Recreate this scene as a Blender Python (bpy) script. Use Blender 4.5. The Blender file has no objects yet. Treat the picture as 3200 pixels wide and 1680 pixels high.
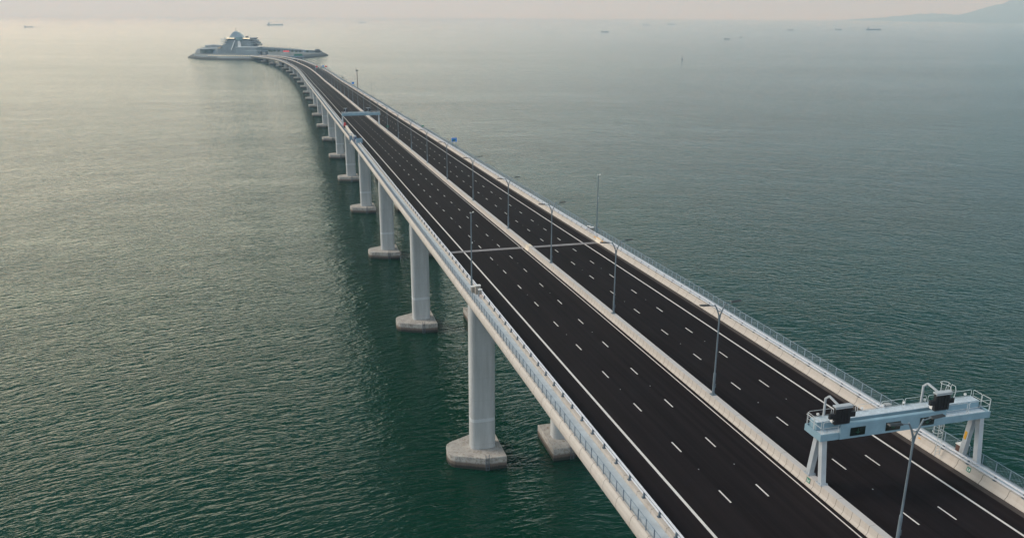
import bpy, bmesh, math, random
from mathutils import Vector, Matrix
R = math.radians
random.seed(7)
sc = bpy.context.scene

# ---------------------------------------------------------------- camera
cam_d = bpy.data.cameras.new('camera'); cam = bpy.data.objects.new('camera', cam_d)
sc.collection.objects.link(cam); sc.camera = cam
cam_d.sensor_width = 36; cam_d.lens = 2600.99/3200*36
cam_d.clip_start = 0.5; cam_d.clip_end = 120000
CZ = 82.5
_p, _r = 0.2946, 0.0052
F_ = Vector((0, math.cos(_p), -math.sin(_p))); U_ = Vector((0, math.sin(_p), math.cos(_p))); X_ = Vector((1, 0, 0))
X2 = X_*math.cos(_r) + U_*math.sin(_r); U2 = U_*math.cos(_r) - X_*math.sin(_r)
cam.matrix_world = Matrix(((X2.x, U2.x, -F_.x, 0), (X2.y, U2.y, -F_.y, 0), (X2.z, U2.z, -F_.z, CZ), (0, 0, 0, 1)))

# ---------------------------------------------------------------- world, sun, exposure
SUN_EL, SUN_AZ = 36.0, -80.0        # degrees; azimuth measured from the view direction (+y), negative to the left
sd = Vector((math.sin(R(SUN_AZ))*math.cos(R(SUN_EL)), math.cos(R(SUN_AZ))*math.cos(R(SUN_EL)), math.sin(R(SUN_EL))))
w = bpy.data.worlds.new('World'); sc.world = w; w.use_nodes = True
nt = w.node_tree; N = nt.nodes; L = nt.links
bg = N['Background']
sky = N.new('ShaderNodeTexSky'); sky.sky_type = 'NISHITA'; sky.sun_disc = False
sky.sun_elevation = R(SUN_EL); sky.sun_rotation = R(SUN_AZ); sky.air_density = 1.0; sky.dust_density = 4.0; sky.ozone_density = 2.0
def wmath(op, a, b=None, c=None):
    n = N.new('ShaderNodeMath'); n.operation = op
    for i, v in enumerate((a, b, c)):
        if v is None: continue
        if isinstance(v, (int, float)): n.inputs[i].default_value = v
        else: L.new(v, n.inputs[i])
    return n.outputs[0]
tc = N.new('ShaderNodeTexCoord')
nrm = N.new('ShaderNodeVectorMath'); nrm.operation = 'NORMALIZE'; L.new(tc.outputs['Generated'], nrm.inputs[0])
sep = N.new('ShaderNodeSeparateXYZ'); L.new(nrm.outputs[0], sep.inputs[0])
dot = N.new('ShaderNodeVectorMath'); dot.operation = 'DOT_PRODUCT'; L.new(nrm.outputs[0], dot.inputs[0]); dot.inputs[1].default_value = sd
# thin overcast veil: cream low in the sky, grey blue overhead, brighter round the veiled sun
def sky_ramp(pts):
    rp = N.new('ShaderNodeValToRGB'); L.new(sep.outputs['Z'], rp.inputs[0]); e = rp.color_ramp.elements
    e[0].position, e[0].color = pts[0][0], pts[0][1]+(1,); e[1].position, e[1].color = pts[-1][0], pts[-1][1]+(1,)
    for pos, c in pts[1:-1]: q = e.new(pos); q.color = c+(1,)
    return rp.outputs[0]
warm = sky_ramp(((0, (.92, .82, .70)), (.05, (1.10, 1.04, .87)), (.14, (2.30, 2.26, 1.78)), (.24, (1.72, 1.80, 1.38)), (.35, (.26, .40, .28)), (.45, (.035, .10, .065)), (.56, (.006, .04, .025)), (1, (.03, .055, .06))))
cool = sky_ramp(((0, (1.12, 1.0, 1.0)), (.04, (.53, .63, .75)), (.12, (.18, .375, .56)), (.21, (.05, .205, .33)), (.30, (.0, .06, .09)), (.40, (.0, .02, .028)), (1, (.03, .055, .06))))
back = sky_ramp(((0, (.70, .79, .88)), (.5, (.70, .82, .92)), (1, (.34, .40, .46))))  # unseen sky behind the camera, brightened in blue to light pier fronts and gantry
GLOW_AZ = -40.0
dot.inputs[1].default_value = (math.sin(R(GLOW_AZ)), math.cos(R(GLOW_AZ)), 0.0)
g = wmath('POWER', wmath('MULTIPLY_ADD', dot.outputs['Value'], 0.5, 0.5), 9.5)
mixc = N.new('ShaderNodeMix'); mixc.data_type = 'RGBA'; L.new(g, mixc.inputs[0]); L.new(cool, mixc.inputs[6]); L.new(warm, mixc.inputs[7])
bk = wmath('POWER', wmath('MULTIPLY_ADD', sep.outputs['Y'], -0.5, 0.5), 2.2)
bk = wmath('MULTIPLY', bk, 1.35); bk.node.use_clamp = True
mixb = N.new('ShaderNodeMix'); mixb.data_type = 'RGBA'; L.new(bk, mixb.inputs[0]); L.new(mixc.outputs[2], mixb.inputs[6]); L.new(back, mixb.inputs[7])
gain = 10.0
vs = N.new('ShaderNodeVectorMath'); vs.operation = 'SCALE'; L.new(mixb.outputs[2], vs.inputs[0]); vs.inputs['Scale'].default_value = gain
sk = N.new('ShaderNodeVectorMath'); sk.operation = 'SCALE'; L.new(sky.outputs[0], sk.inputs[0]); sk.inputs['Scale'].default_value = 0.08
ad = N.new('ShaderNodeVectorMath'); ad.operation = 'ADD'; L.new(vs.outputs[0], ad.inputs[0]); L.new(sk.outputs[0], ad.inputs[1])
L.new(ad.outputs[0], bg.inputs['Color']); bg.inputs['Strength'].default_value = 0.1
sun_d = bpy.data.lights.new('sun', 'SUN'); sun_d.energy = 1.9; sun_d.angle = R(25); sun_d.color = (1.0, 0.89, 0.78)
sun = bpy.data.objects.new('sun', sun_d); sc.collection.objects.link(sun); sun.location = (-200, 0, 300)
sun.rotation_euler = sd.to_track_quat('Z', 'Y').to_euler()
sc.view_settings.view_transform = 'Standard'; sc.view_settings.look = 'None'
sc.view_settings.exposure = 0.65; sc.view_settings.gamma = 1.0
sc.render.engine = 'CYCLES'
sc.cycles.use_denoising = True; sc.cycles.max_bounces = 6; sc.cycles.diffuse_bounces = 2; sc.cycles.glossy_bounces = 3
sc.cycles.volume_bounces = 4; sc.cycles.transparent_max_bounces = 8

# ---------------------------------------------------------------- alignment of the viaduct (s along it, o to the right of its centre)
KS = [0, 250, 450, 650, 800, 950, 1100, 1250, 1400]
KV = [-0.1179, 0.0593, -0.0287, 0.0293, -0.0264, 0.045, 0.2999, -0.0065, 0.5645]
NZ = [0, 100, 200, 300, 400, 500, 600, 700, 800, 900, 1000, 1200, 1400]
ZV = [-37.1572, -39.5259, -42.5634, -45.1117, -47.6952, -50.0736, -52.6448, -55.2285, -57.7025, -59.78, -62.1873, -65.7261, -68.8313]
def interp(x, X, Y):
    if x <= X[0]: return Y[0]
    if x >= X[-1]: return Y[-1]
    for i in range(len(X)-1):
        if x <= X[i+1]:
            t = (x-X[i])/(X[i+1]-X[i]); return Y[i]*(1-t)+Y[i+1]*t
def grad(X, Y):
    n = len(X); g = []
    for i in range(n):
        if i == 0: g.append((Y[1]-Y[0])/(X[1]-X[0]))
        elif i == n-1: g.append((Y[-1]-Y[-2])/(X[-1]-X[-2]))
        else:
            a, b = X[i]-X[i-1], X[i+1]-X[i]
            g.append((a*a*Y[i+1]+(b*b-a*a)*Y[i]-b*b*Y[i-1])/(a*b*(a+b)))
    return g
GZ = grad(NZ, ZV)
def zdeck(s):
    if s < 0: return CZ + ZV[0] + GZ[0]*s
    if s > 1400: return CZ + ZV[-1] + GZ[-1]*(s-1400) - 3.1e-6*(s-1400)**2*2
    for i in range(len(NZ)-1):
        if s <= NZ[i+1]: break
    h = NZ[i+1]-NZ[i]; t = (s-NZ[i])/h
    return CZ + (2*t**3-3*t*t+1)*ZV[i]+(t**3-2*t*t+t)*h*GZ[i]+(-2*t**3+3*t*t)*ZV[i+1]+(t**3-t*t)*h*GZ[i+1]
S0, S1, DS = -80, 1712, 2
PX = {}
def _path():
    x, y, th = 38.3149, 16.8651, 0.2755
    PX[0] = (x, y, th)
    for sg in (1, -1):
        x, y, th = PX[0]; s = 0
        while (s < S1 if sg > 0 else s > S0):
            k0 = interp(s, KS, KV)*1e-3; k1 = interp(s+sg*DS, KS, KV)*1e-3
            th2 = th + sg*DS*(k0+k1)/2
            x += sg*DS*(-math.sin(th)-math.sin(th2))/2; y += sg*DS*(math.cos(th)+math.cos(th2))/2
            th = th2; s += sg*DS; PX[s] = (x, y, th)
_path()
def at(s):
    a = int(math.floor(s/DS))*DS; a = max(S0, min(S1-DS, a)); t = (s-a)/DS
    p, q = PX[a], PX[a+DS]
    return tuple(p[i]*(1-t)+q[i]*t for i in range(3))
def P(s, o, dz=0.0):
    x, y, th = at(s)
    return Vector((x+o*math.cos(th), y+o*math.sin(th), zdeck(s)+dz))
def heading(s): return at(s)[2]

# ---------------------------------------------------------------- materials
MATS = {}
class NB:
    """small node builder"""
    def __init__(self, name):
        self.m = bpy.data.materials.new(name); self.m.use_nodes = True
        self.t = self.m.node_tree; self.b = self.t.nodes['Principled BSDF']; self.out = self.t.nodes['Material Output']
    def n(self, typ, **kw):
        x = self.t.nodes.new(typ)
        for k, v in kw.items(): setattr(x, k, v)
        return x
    def l(self, a, b): self.t.links.new(a, b)
    def math(self, op, a, b=None, c=None, clamp=False):
        n = self.n('ShaderNodeMath', operation=op, use_clamp=clamp)
        for i, v in enumerate((a, b, c)):
            if v is None: continue
            if isinstance(v, (int, float)): n.inputs[i].default_value = v
            else: self.l(v, n.inputs[i])
        return n.outputs[0]
    def noise(self, vec, scale, detail=4, rough=.55, dim='3D'):
        n = self.n('ShaderNodeTexNoise'); n.noise_dimensions = dim
        n.inputs['Scale'].default_value = scale; n.inputs['Detail'].default_value = detail; n.inputs['Roughness'].default_value = rough
        if vec is not None: self.l(vec, n.inputs['Vector'])
        return n.outputs['Fac']
    def mapping(self, vec, scale=(1, 1, 1), rot=(0, 0, 0)):
        n = self.n('ShaderNodeMapping'); self.l(vec, n.inputs['Vector'])
        n.inputs['Scale'].default_value = scale; n.inputs['Rotation'].default_value = rot
        return n.outputs[0]
    def mix(self, f, a, b):
        n = self.n('ShaderNodeMix', data_type='RGBA')
        for k, v in ((0, f), (6, a), (7, b)):
            if isinstance(v, (int, float)): n.inputs[k].default_value = v
            elif isinstance(v, tuple): n.inputs[k].default_value = v if len(v) == 4 else v+(1,)
            else: self.l(v, n.inputs[k])
        return n.outputs[2]
    def ramp(self, f, pts):
        n = self.n('ShaderNodeMapRange'); n.clamp = True
        self.l(f, n.inputs[0]); n.inputs[1].default_value, n.inputs[2].default_value, n.inputs[3].default_value, n.inputs[4].default_value = pts
        return n.outputs[0]
    def color(self, c): self.l(c, self.b.inputs['Base Color'])
    def bump(self, h, dist=.02, strength=1.0):
        n = self.n('ShaderNodeBump'); n.inputs['Distance'].default_value = dist; n.inputs['Strength'].default_value = strength
        self.l(h, n.inputs['Height']); self.l(n.outputs[0], self.b.inputs['Normal'])
def plain(name, col, rough=.6, metal=0.0, var=.12, scale=3.0, emit=None, es=0):
    if name in MATS: return MATS[name]
    k = NB(name); geo = k.n('ShaderNodeNewGeometry').outputs['Position']
    f = k.noise(geo, scale, 5)
    c0 = tuple(v*(1-var) for v in col); c1 = tuple(min(1, v*(1+var)) for v in col)
    k.color(k.mix(k.ramp(f, (.3, .7, 0, 1)), c0, c1))
    k.b.inputs['Roughness'].default_value = rough; k.b.inputs['Metallic'].default_value = metal
    if emit: k.b.inputs['Emission Color'].default_value = emit+(1,); k.b.inputs['Emission Strength'].default_value = es
    MATS[name] = k.m; return k.m
def concrete(name, col, dirt, seam=None, seamw=.035, stain=.5, dark=.45):
    """precast concrete: patchy tone, run-off streaks, optional joints every `seam` metres along the UV's u"""
    k = NB(name); geo = k.n('ShaderNodeNewGeometry').outputs['Position']
    uv = k.n('ShaderNodeUVMap').outputs[0]
    big = k.ramp(k.noise(geo, .35, 6, .6), (.3, .7, 0, 1)); fine = k.ramp(k.noise(geo, 6, 4, .7), (.25, .75, 0, 1))
    c = k.mix(big, tuple(v*.86 for v in col), col)
    c = k.mix(k.math('MULTIPLY', fine, .35), c, tuple(v*.72 for v in col))
    sx = k.n('ShaderNodeSeparateXYZ'); k.l(uv, sx.inputs[0])
    if seam:
        st = k.noise(k.mapping(uv, (1.3, .25, 1)), 1.0, 5, .65)
        c = k.mix(k.math('MULTIPLY', k.ramp(st, (.52, .78, 0, 1)), stain), c, dirt)
        u = k.math('FRACT', k.math('DIVIDE', sx.outputs[0], seam))
        panel = k.n('ShaderNodeTexWhiteNoise', noise_dimensions='1D')
        k.l(k.math('FLOOR', k.math('DIVIDE', sx.outputs[0], seam)), panel.inputs['W'])
        c = k.mix(k.math('MULTIPLY', panel.outputs['Value'], .3), c, tuple(v*.78 for v in col))
        line = k.math('LESS_THAN', u, seamw/seam)
        c = k.mix(k.math('MULTIPLY', line, .85), c, tuple(v*dark*.45 for v in col))
    k.color(c); k.b.inputs['Roughness'].default_value = .88
    k.bump(k.noise(geo, 9, 4), .01, .5)
    MATS[name] = k.m; return k.m
CREAM = (.50, .465, .425)
M_barrier = concrete('barrier_concrete', CREAM, (.26, .21, .17), seam=1.0, seamw=.05)
M_edge = concrete('edge_barrier_concrete', CREAM, (.27, .21, .16), seam=2.75, seamw=.06)
M_fascia = concrete('girder_concrete', (.52, .49, .455), (.28, .22, .17), seam=2.95, seamw=.06, stain=.45)
M_cap_top = concrete('median_top_concrete', (.52, .51, .51), (.3, .27, .24), seam=4.0, seamw=.03, stain=.25)
def pier_mat():
    k = NB('pier_concrete'); geo = k.n('ShaderNodeNewGeometry').outputs['Position']
    s = k.n('ShaderNodeSeparateXYZ'); k.l(geo, s.inputs[0]); z = s.outputs[2]
    n1 = k.ramp(k.noise(k.mapping(geo, (1, 1, .12)), .8, 6, .6), (.3, .7, 0, 1)); n2 = k.noise(geo, 5, 4)
    col = (.49, .515, .525)
    c = k.mix(n1, tuple(v*.68 for v in col), tuple(v*.96 for v in col))
    lift = k.math('FRACT', k.math('DIVIDE', k.math('ADD', z, 1.1), 4.6))
    c = k.mix(k.math('MULTIPLY', k.math('LESS_THAN', lift, .015), .25), c, (.2, .2, .2))
    lf = k.n('ShaderNodeTexWhiteNoise', noise_dimensions='1D'); k.l(k.math('FLOOR', k.math('DIVIDE', k.math('ADD', z, 1.1), 4.6)), lf.inputs['W'])
    c = k.mix(k.math('MULTIPLY', lf.outputs['Value'], .22), c, (.35, .38, .40))
    band = k.math('MULTIPLY', k.math('GREATER_THAN', k.math('ADD', z, k.math('MULTIPLY', n2, .25)), 8.35), k.math('LESS_THAN', k.math('ADD', z, k.math('MULTIPLY', n2, .5)), 9.2))
    c = k.mix(k.math('MULTIPLY', band, .55), c, (.58, .63, .66))
    k.color(c); k.b.inputs['Roughness'].default_value = .9; k.bump(k.noise(geo, 7, 4), .012, .5)
    return k.m
M_pier = pier_mat()
def cap_mat():
    k = NB('pile_cap_concrete'); geo = k.n('ShaderNodeNewGeometry').outputs['Position']
    s = k.n('ShaderNodeSeparateXYZ'); k.l(geo, s.inputs[0]); z = s.outputs[2]
    n1 = k.ramp(k.noise(geo, .5, 6, .65), (.35, .65, 0, 1)); n2 = k.noise(geo, 2.2, 5, .7); n3 = k.noise(k.mapping(geo, (2.5, 2.5, .35)), 1, 5, .7)
    c = k.mix(n1, (.31, .30, .285), (.44, .425, .40))
    c = k.mix(k.ramp(n2, (.54, .66, 0, .8)), c, (.22, .15, .085))
    c = k.mix(k.ramp(k.noise(geo, 1.1, 6, .75), (.5, .62, 0, .55)), c, (.20, .19, .18))
    c = k.mix(k.math('MULTIPLY', k.ramp(n3, (.5, .72, 0, .7)), k.ramp(z, (2.45, 2.3, 0, 1))), c, (.13, .13, .12))
    zz = k.math('ADD', z, k.math('MULTIPLY', n3, .7))
    c = k.mix(k.ramp(zz, (1.85, 1.45, 0, 1)), c, (.125, .10, .085))
    c = k.mix(k.ramp(zz, (1.2, .8, 0, 1)), c, (.022, .024, .021))
    k.color(c); k.b.inputs['Roughness'].default_value = .85; k.bump(n2, .05, .6)
    return k.m
M_cap = cap_mat()
def asphalt_mat():
    k = NB('asphalt'); uv = k.n('ShaderNodeUVMap').outputs[0]; geo = k.n('ShaderNodeNewGeometry').outputs['Position']
    lon = k.noise(k.mapping(uv, (.012, 1.6, 1)), 1.0, 5, .6)
    pat = k.noise(k.mapping(uv, (.03, .25, 1)), 1.0, 5, .6)
    fine = k.noise(geo, 14, 3, .8)
    c = k.mix(k.ramp(lon, (.38, .62, 0, 1)), (.0048, .0030, .0040), (.0118, .0085, .0100))
    c = k.mix(k.ramp(pat, (.45, .75, 0, .5)), c, (.0190, .0145, .0150))
    c = k.mix(k.ramp(fine, (.45, .8, 0, .45)), c, (.016, .0145, .017))
    k.color(c); k.b.inputs['Roughness'].default_value = .82; k.b.inputs['Specular IOR Level'].default_value = .12
    k.bump(fine, .008, .6)
    return k.m
M_asph = asphalt_mat()
M_paint = plain('road_paint', (.62, .61, .59), .6, var=.1, scale=1.5)
M_drain = plain('drain_strip', (.045, .037, .035), .8, var=.4, scale=.8)
M_joint = plain('joint_concrete', (.25, .24, .25), .8, var=.25, scale=1.5)
M_jsteel = plain('joint_steel', (.10, .10, .11), .5, var=.2)
M_walk = plain('walkway_cover', (.44, .50, .545), .7, var=.12, scale=.9)
M_rail = plain('galvanised_rail', (.62, .65, .71), .45, var=.1)
M_post = plain('painted_post', (.085, .12, .155), .55, var=.15)
M_fence = plain('fence_steel', (.21, .27, .33), .55, var=.12)
M_fpost = plain('fence_post_steel', (.16, .20, .25), .5)
M_pole = plain('lamp_steel', (.13, .17, .20), .45, var=.15, scale=1.0)
M_head = plain('lamp_head_grey', (.03, .035, .04), .5)
M_gant = plain('gantry_paint', (.205, .325, .40), .5, var=.1, scale=1.2)
M_gleg = plain('gantry_leg_paint', (.39, .43, .465), .5, var=.1, scale=1.0)
M_hand = plain('handrail_paint', (.52, .56, .58), .4)
M_black = plain('black_display', (.012, .013, .016), .5, var=.3)
M_glass = plain('display_glass', (.010, .018, .016), .2, var=.2)
M_greend = plain('dim_green_arrow', (.01, .05, .03), .4)
M_white = plain('white_paint', (.70, .70, .69), .5, var=.05)
M_grey = plain('grey_paint', (.33, .35, .36), .6)
M_green = plain('sign_green', (.01, .17, .115), .5, var=.1)
M_blue = plain('sign_blue', (.008, .18, .60), .5, var=.08)
M_signback = plain('sign_back', (.17, .26, .33), .5, var=.15)
M_yellow = plain('sign_yellow', (.62, .34, .04), .5, var=.1)
M_orange = plain('orange_plate', (.55, .28, .06), .6)
M_red = plain('signal_red', (.55, .03, .03), .5, var=.1)
M_cabinet = plain('cabinet_paint', (.34, .31, .27), .6)
M_cream2 = plain('cream_cover', (.62, .57, .50), .7)
M_navy = plain('navy_machine', (.05, .08, .15), .5)
M_rock = None

def water_mat():
    k = NB('sea_water'); geo = k.n('ShaderNodeNewGeometry').outputs['Position']
    flat = k.mapping(geo, (1, 1, 0))
    warp = k.n('ShaderNodeTexNoise'); warp.inputs['Scale'].default_value = .02; warp.inputs['Detail'].default_value = 2; k.l(flat, warp.inputs['Vector'])
    wv = k.n('ShaderNodeVectorMath', operation='SCALE'); k.l(warp.outputs['Color'], wv.inputs[0]); wv.inputs['Scale'].default_value = 14
    av = k.n('ShaderNodeVectorMath', operation='ADD'); k.l(flat, av.inputs[0]); k.l(wv.outputs[0], av.inputs[1])
    # wave fronts bend gently round the bridge line
    vx = k.n('ShaderNodeSeparateXYZ'); k.l(av.outputs[0], vx.inputs[0])
    u = k.math('DIVIDE', k.math('SUBTRACT', vx.outputs[0], 70.0), 110.0)
    arc = k.math('MULTIPLY', k.math('SQRT', k.math('MULTIPLY_ADD', u, u, 1.0)), 62.0)
    cb = k.n('ShaderNodeCombineXYZ'); k.l(vx.outputs[0], cb.inputs[0]); k.l(k.math('ADD', vx.outputs[1], arc), cb.inputs[1])
    v = cb.outputs[0]
    swell = k.noise(k.mapping(v, (.05, .12, 1), (0, 0, R(-4))), 1.0, 2, .5)
    chop = k.noise(k.mapping(v, (.15, .36, 1), (0, 0, R(0))), 1.0, 3, .55)
    chop2 = k.noise(k.mapping(v, (.42, .78, 1), (0, 0, R(5))), 1.0, 3, .55)
    cross = k.noise(k.mapping(v, (.30, .24, 1), (0, 0, R(30))), 1.0, 2, .5)
    rip = k.noise(k.mapping(geo, (1.9, 2.8, 0), (0, 0, R(-10))), 1.0, 3, .65)
    # calmer and rougher patches of water
    slick = k.noise(k.mapping(geo, (.0011, .0050, 0), (0, 0, R(9))), 1.0, 4, .55)
    am = k.ramp(slick, (.34, .64, .76, 1.10))
    ridge = k.math('POWER', k.math('SUBTRACT', 1.0, k.math('ABSOLUTE', k.math('MULTIPLY_ADD', chop, 2.6, -1.3))), 1.3)
    h = k.math('MULTIPLY', swell, .75)
    far = k.noise(k.mapping(v, (.018, .042, 1), (0, 0, R(-6))), 1.0, 2, .5)
    h = k.math('ADD', h, k.math('MULTIPLY', far, 1.0))
    h = k.math('ADD', h, k.math('MULTIPLY', ridge, .68))
    h = k.math('ADD', h, k.math('MULTIPLY', chop2, .46))
    h = k.math('ADD', h, k.math('MULTIPLY', cross, .36))
    h = k.math('ADD', h, k.math('MULTIPLY', rip, .045))
    h = k.math('MULTIPLY', h, k.math('MULTIPLY', am, .36))
    k.bump(h, 1.0, 1.0)
    body = k.noise(k.mapping(geo, (.004, .004, 0)), 1.0, 3)
    k.color(k.mix(k.ramp(body, (.35, .65, 0, 1)), (.001, .026, .0150), (.0015, .036, .0210)))
    k.b.inputs['Roughness'].default_value = .10; k.b.inputs['IOR'].default_value = 1.333; k.b.inputs['Specular IOR Level'].default_value = .5
    return k.m
M_water = water_mat()

# ---------------------------------------------------------------- mesh helpers
class MB:
    def __init__(self): self.v = []; self.f = []; self.mi = []; self.uv = {}
    def add(self, vs, fs, m=0, uvs=None):
        b = len(self.v); self.v += [tuple(q) for q in vs]
        for i, fc in enumerate(fs):
            self.f.append([b+j for j in fc]); self.mi.append(m)
            if uvs: self.uv[len(self.f)-1] = uvs[i]
    def box(self, c, size, mat=None, m=0, taper=(1, 1)):
        """box centred at c; mat: 3x3 axes; taper: scale of the top in x,y"""
        hx, hy, hz = size[0]/2, size[1]/2, size[2]/2
        pts = [(-hx, -hy, -hz), (hx, -hy, -hz), (hx, hy, -hz), (-hx, hy, -hz), (-hx*taper[0], -hy*taper[1], hz), (hx*taper[0], -hy*taper[1], hz), (hx*taper[0], hy*taper[1], hz), (-hx*taper[0], hy*taper[1], hz)]
        c = Vector(c)
        vs = [c+(mat@Vector(p) if mat else Vector(p)) for p in pts]
        self.add(vs, [(3, 2, 1, 0), (4, 5, 6, 7), (0, 1, 5, 4), (1, 2, 6, 5), (2, 3, 7, 6), (3, 0, 4, 7)], m)
    def tube(self, pts, r, seg=8, m=0, cap=True):
        """round tube along pts; r a number or a list"""
        pts = [Vector(p) for p in pts]; rr = r if isinstance(r, (list, tuple)) else [r]*len(pts)
        rings = []; up = None
        for i, p in enumerate(pts):
            d = (pts[min(i+1, len(pts)-1)]-pts[max(i-1, 0)]).normalized()
            if up is None: up = Vector((0, 0, 1)) if abs(d.z) < .9 else Vector((1, 0, 0))
            a = d.cross(up).normalized(); b = a.cross(d).normalized(); up = b
            rings.append([p+a*rr[i]*math.cos(t)+b*rr[i]*math.sin(t) for t in [2*math.pi*k/seg for k in range(seg)]])
        vs = [q for ring in rings for q in ring]; fs = []
        for i in range(len(pts)-1):
            for k in range(seg):
                a, b = i*seg+k, i*seg+(k+1) % seg
                fs.append((a, a+seg, b+seg, b))
        if cap: fs.append(tuple(range(seg))); fs.append(tuple(range(len(vs)-1, len(vs)-seg-1, -1)))
        self.add(vs, fs, m)
    def bar(self, a, b, wd, ht, m=0):
        a, b = Vector(a), Vector(b); d = (b-a); ln = d.length; d.normalize()
        u = Vector((0, 0, 1)) if abs(d.z) < .95 else Vector((0, 1, 0))
        x = d.cross(u).normalized(); y = x.cross(d).normalized()
        self.box((a+b)/2, (wd, ln, ht), Matrix((x, d, y)).transposed(), m)
    def prism(self, poly, z0, z1, m=0, top_scale=1.0):
        n = len(poly); cx = sum(p[0] for p in poly)/n; cy = sum(p[1] for p in poly)/n
        vs = [(x, y, z0) for x, y in poly]+[(cx+(x-cx)*top_scale, cy+(y-cy)*top_scale, z1) for x, y in poly]
        fs = [tuple(range(n-1, -1, -1)), tuple(range(n, 2*n))]+[(i, (i+1) % n, n+(i+1) % n, n+i) for i in range(n)]
        self.add(vs, fs, m)
    def sweep(self, prof, s0, s1, step=4.0, closed=True, m=0, caps=True):
        """profile [(o, dz)] swept along the viaduct; UV = (s, length round the profile)"""
        n = max(1, int(math.ceil((s1-s0)/step))); ss = [s0+(s1-s0)*i/n for i in range(n+1)]
        np_ = len(prof); vs = []
        for s in ss:
            x, y, th = at(s); z = zdeck(s); c, si = math.cos(th), math.sin(th)
            vs += [(x+o*c, y+o*si, z+dz) for o, dz in prof]
        ln = [0]
        for i in range(np_):
            a, b = prof[i], prof[(i+1) % np_]; ln.append(ln[-1]+math.hypot(a[0]-b[0], a[1]-b[1]))
        fs = []; uvs = []
        for i in range(n):
            for j in range(np_ if closed else np_-1):
                k = (j+1) % np_; a, b, c2, d = i*np_+j, i*np_+k, (i+1)*np_+k, (i+1)*np_+j
                fs.append((a, b, c2, d)); uvs.append([(ss[i], ln[j]), (ss[i], ln[j+1]), (ss[i+1], ln[j+1]), (ss[i+1], ln[j])])
        if closed and caps:
            fs.append(tuple(range(np_-1, -1, -1))); uvs.append([(0, 0)]*np_)
            fs.append(tuple(n*np_+j for j in range(np_))); uvs.append([(0, 0)]*np_)
        self.add(vs, fs, m, uvs)
    def build(self, name, mats, parent=None, loc=None, smooth=False, rz=0.0, flip=False):
        me = bpy.data.meshes.new(name)
        me.from_pydata(self.v, [], self.f)
        if not isinstance(mats, (list, tuple)): mats = [mats]
        for mm in mats: me.materials.append(mm)
        for p, mi in zip(me.polygons, self.mi): p.material_index = mi; p.use_smooth = smooth
        if self.uv:
            ul = me.uv_layers.new(name='UVMap')
            for fi, uvl in self.uv.items():
                p = me.polygons[fi]
                for k, li in enumerate(p.loop_indices): ul.data[li].uv = uvl[k]
        bm = bmesh.new(); bm.from_mesh(me); bmesh.ops.recalc_face_normals(bm, faces=bm.faces)
        bm.to_mesh(me); bm.free(); me.update()
        o = bpy.data.objects.new(name, me); sc.collection.objects.link(o)
        if loc is not None: o.location = loc
        o.rotation_euler.z = rz
        if parent is not None: o.parent = parent
        return o
def tag(o, label=None, cat=None, group=None, kind=None):
    if label: o['label'] = label
    if cat: o['category'] = cat
    if group: o['group'] = group
    if kind: o['kind'] = kind
    return o
def empty(name, loc, rz=0.0, **kw):
    o = bpy.data.objects.new(name, None); sc.collection.objects.link(o); o.location = loc; o.rotation_euler.z = rz
    o.empty_display_size = .5
    return tag(o, **kw)
def copy_tree(o, parent=None):
    c = o.copy(); sc.collection.objects.link(c)
    if parent is not None: c.parent = parent
    for ch in list(o.children): copy_tree(ch, c)
    return c
ORD = ['nearest', 'second', 'third', 'fourth', 'fifth', 'sixth', 'seventh', 'eighth', 'ninth', 'tenth', 'eleventh', 'twelfth', 'thirteenth', 'fourteenth', 'fifteenth', 'sixteenth', 'seventeenth', 'eighteenth', 'nineteenth', 'twentieth']
TENS = ['', '', 'twenty', 'thirty', 'forty', 'fifty', 'sixty']
def ordinal(i):
    if i < 20: return ORD[i]
    t, u = divmod(i+1, 10)
    if u == 0: return {2: 'twentieth', 3: 'thirtieth', 4: 'fortieth', 5: 'fiftieth', 6: 'sixtieth'}[t]
    return TENS[t]+'-'+(['first']+ORD[1:])[u-1]

# ---------------------------------------------------------------- water, sky haze, mountain
m = MB(); rings = [0, 60, 120, 200, 320, 500, 800, 1300, 2200, 4000, 8000, 16000, 40000]
seg = 72; vs = [(0, 300, 0)]
for r_ in rings[1:]:
    vs += [(r_*math.cos(2*math.pi*k/seg), 300+r_*math.sin(2*math.pi*k/seg), 0) for k in range(seg)]
fs = [(0, 1+k, 1+(k+1) % seg) for k in range(seg)]
for i in range(len(rings)-2):
    for k in range(seg):
        a, b = 1+i*seg+k, 1+i*seg+(k+1) % seg; fs.append((a, a+seg, b+seg, b))
m.add(vs, fs); tag(m.build('sea', M_water), kind='structure')

def hill(name, x0, x1, y0, y1, prof, mat):
    """mountain as a height field; prof gives the ridge height along x"""
    nx, ny = 90, 22; vs = []; rnd = random.Random(3)
    ph = [rnd.uniform(0, 6.28) for _ in range(8)]
    for j in range(ny+1):
        v = j/ny
        for i in range(nx+1):
            u = i/nx; X = x0+(x1-x0)*u; Y = y0+(y1-y0)*v
            h = interp(X, [q[0] for q in prof], [q[1] for q in prof])
            sh = math.sin(math.pi*min(1, max(0, v)))**.8
            rough = 1+.10*math.sin(X*.011+ph[0]+3*v)+.07*math.sin(X*.027+ph[1]-5*v)+.05*math.sin(X*.06+ph[2]+9*v)+.05*math.sin(Y*.02+ph[3])
            z = h*sh*(rough if 0 < j < ny else 1)
            vs.append((X, Y+30*math.sin(X*.01+ph[4]), z-3))
    fs = [(j*(nx+1)+i, j*(nx+1)+i+1, (j+1)*(nx+1)+i+1, (j+1)*(nx+1)+i) for j in range(ny) for i in range(nx)]
    m = MB(); m.add(vs, fs); return tag(m.build(name, mat, smooth=True), kind='structure')
M_hill = plain('hill_forest', (.045, .065, .045), .9, var=.35, scale=.01)
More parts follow.
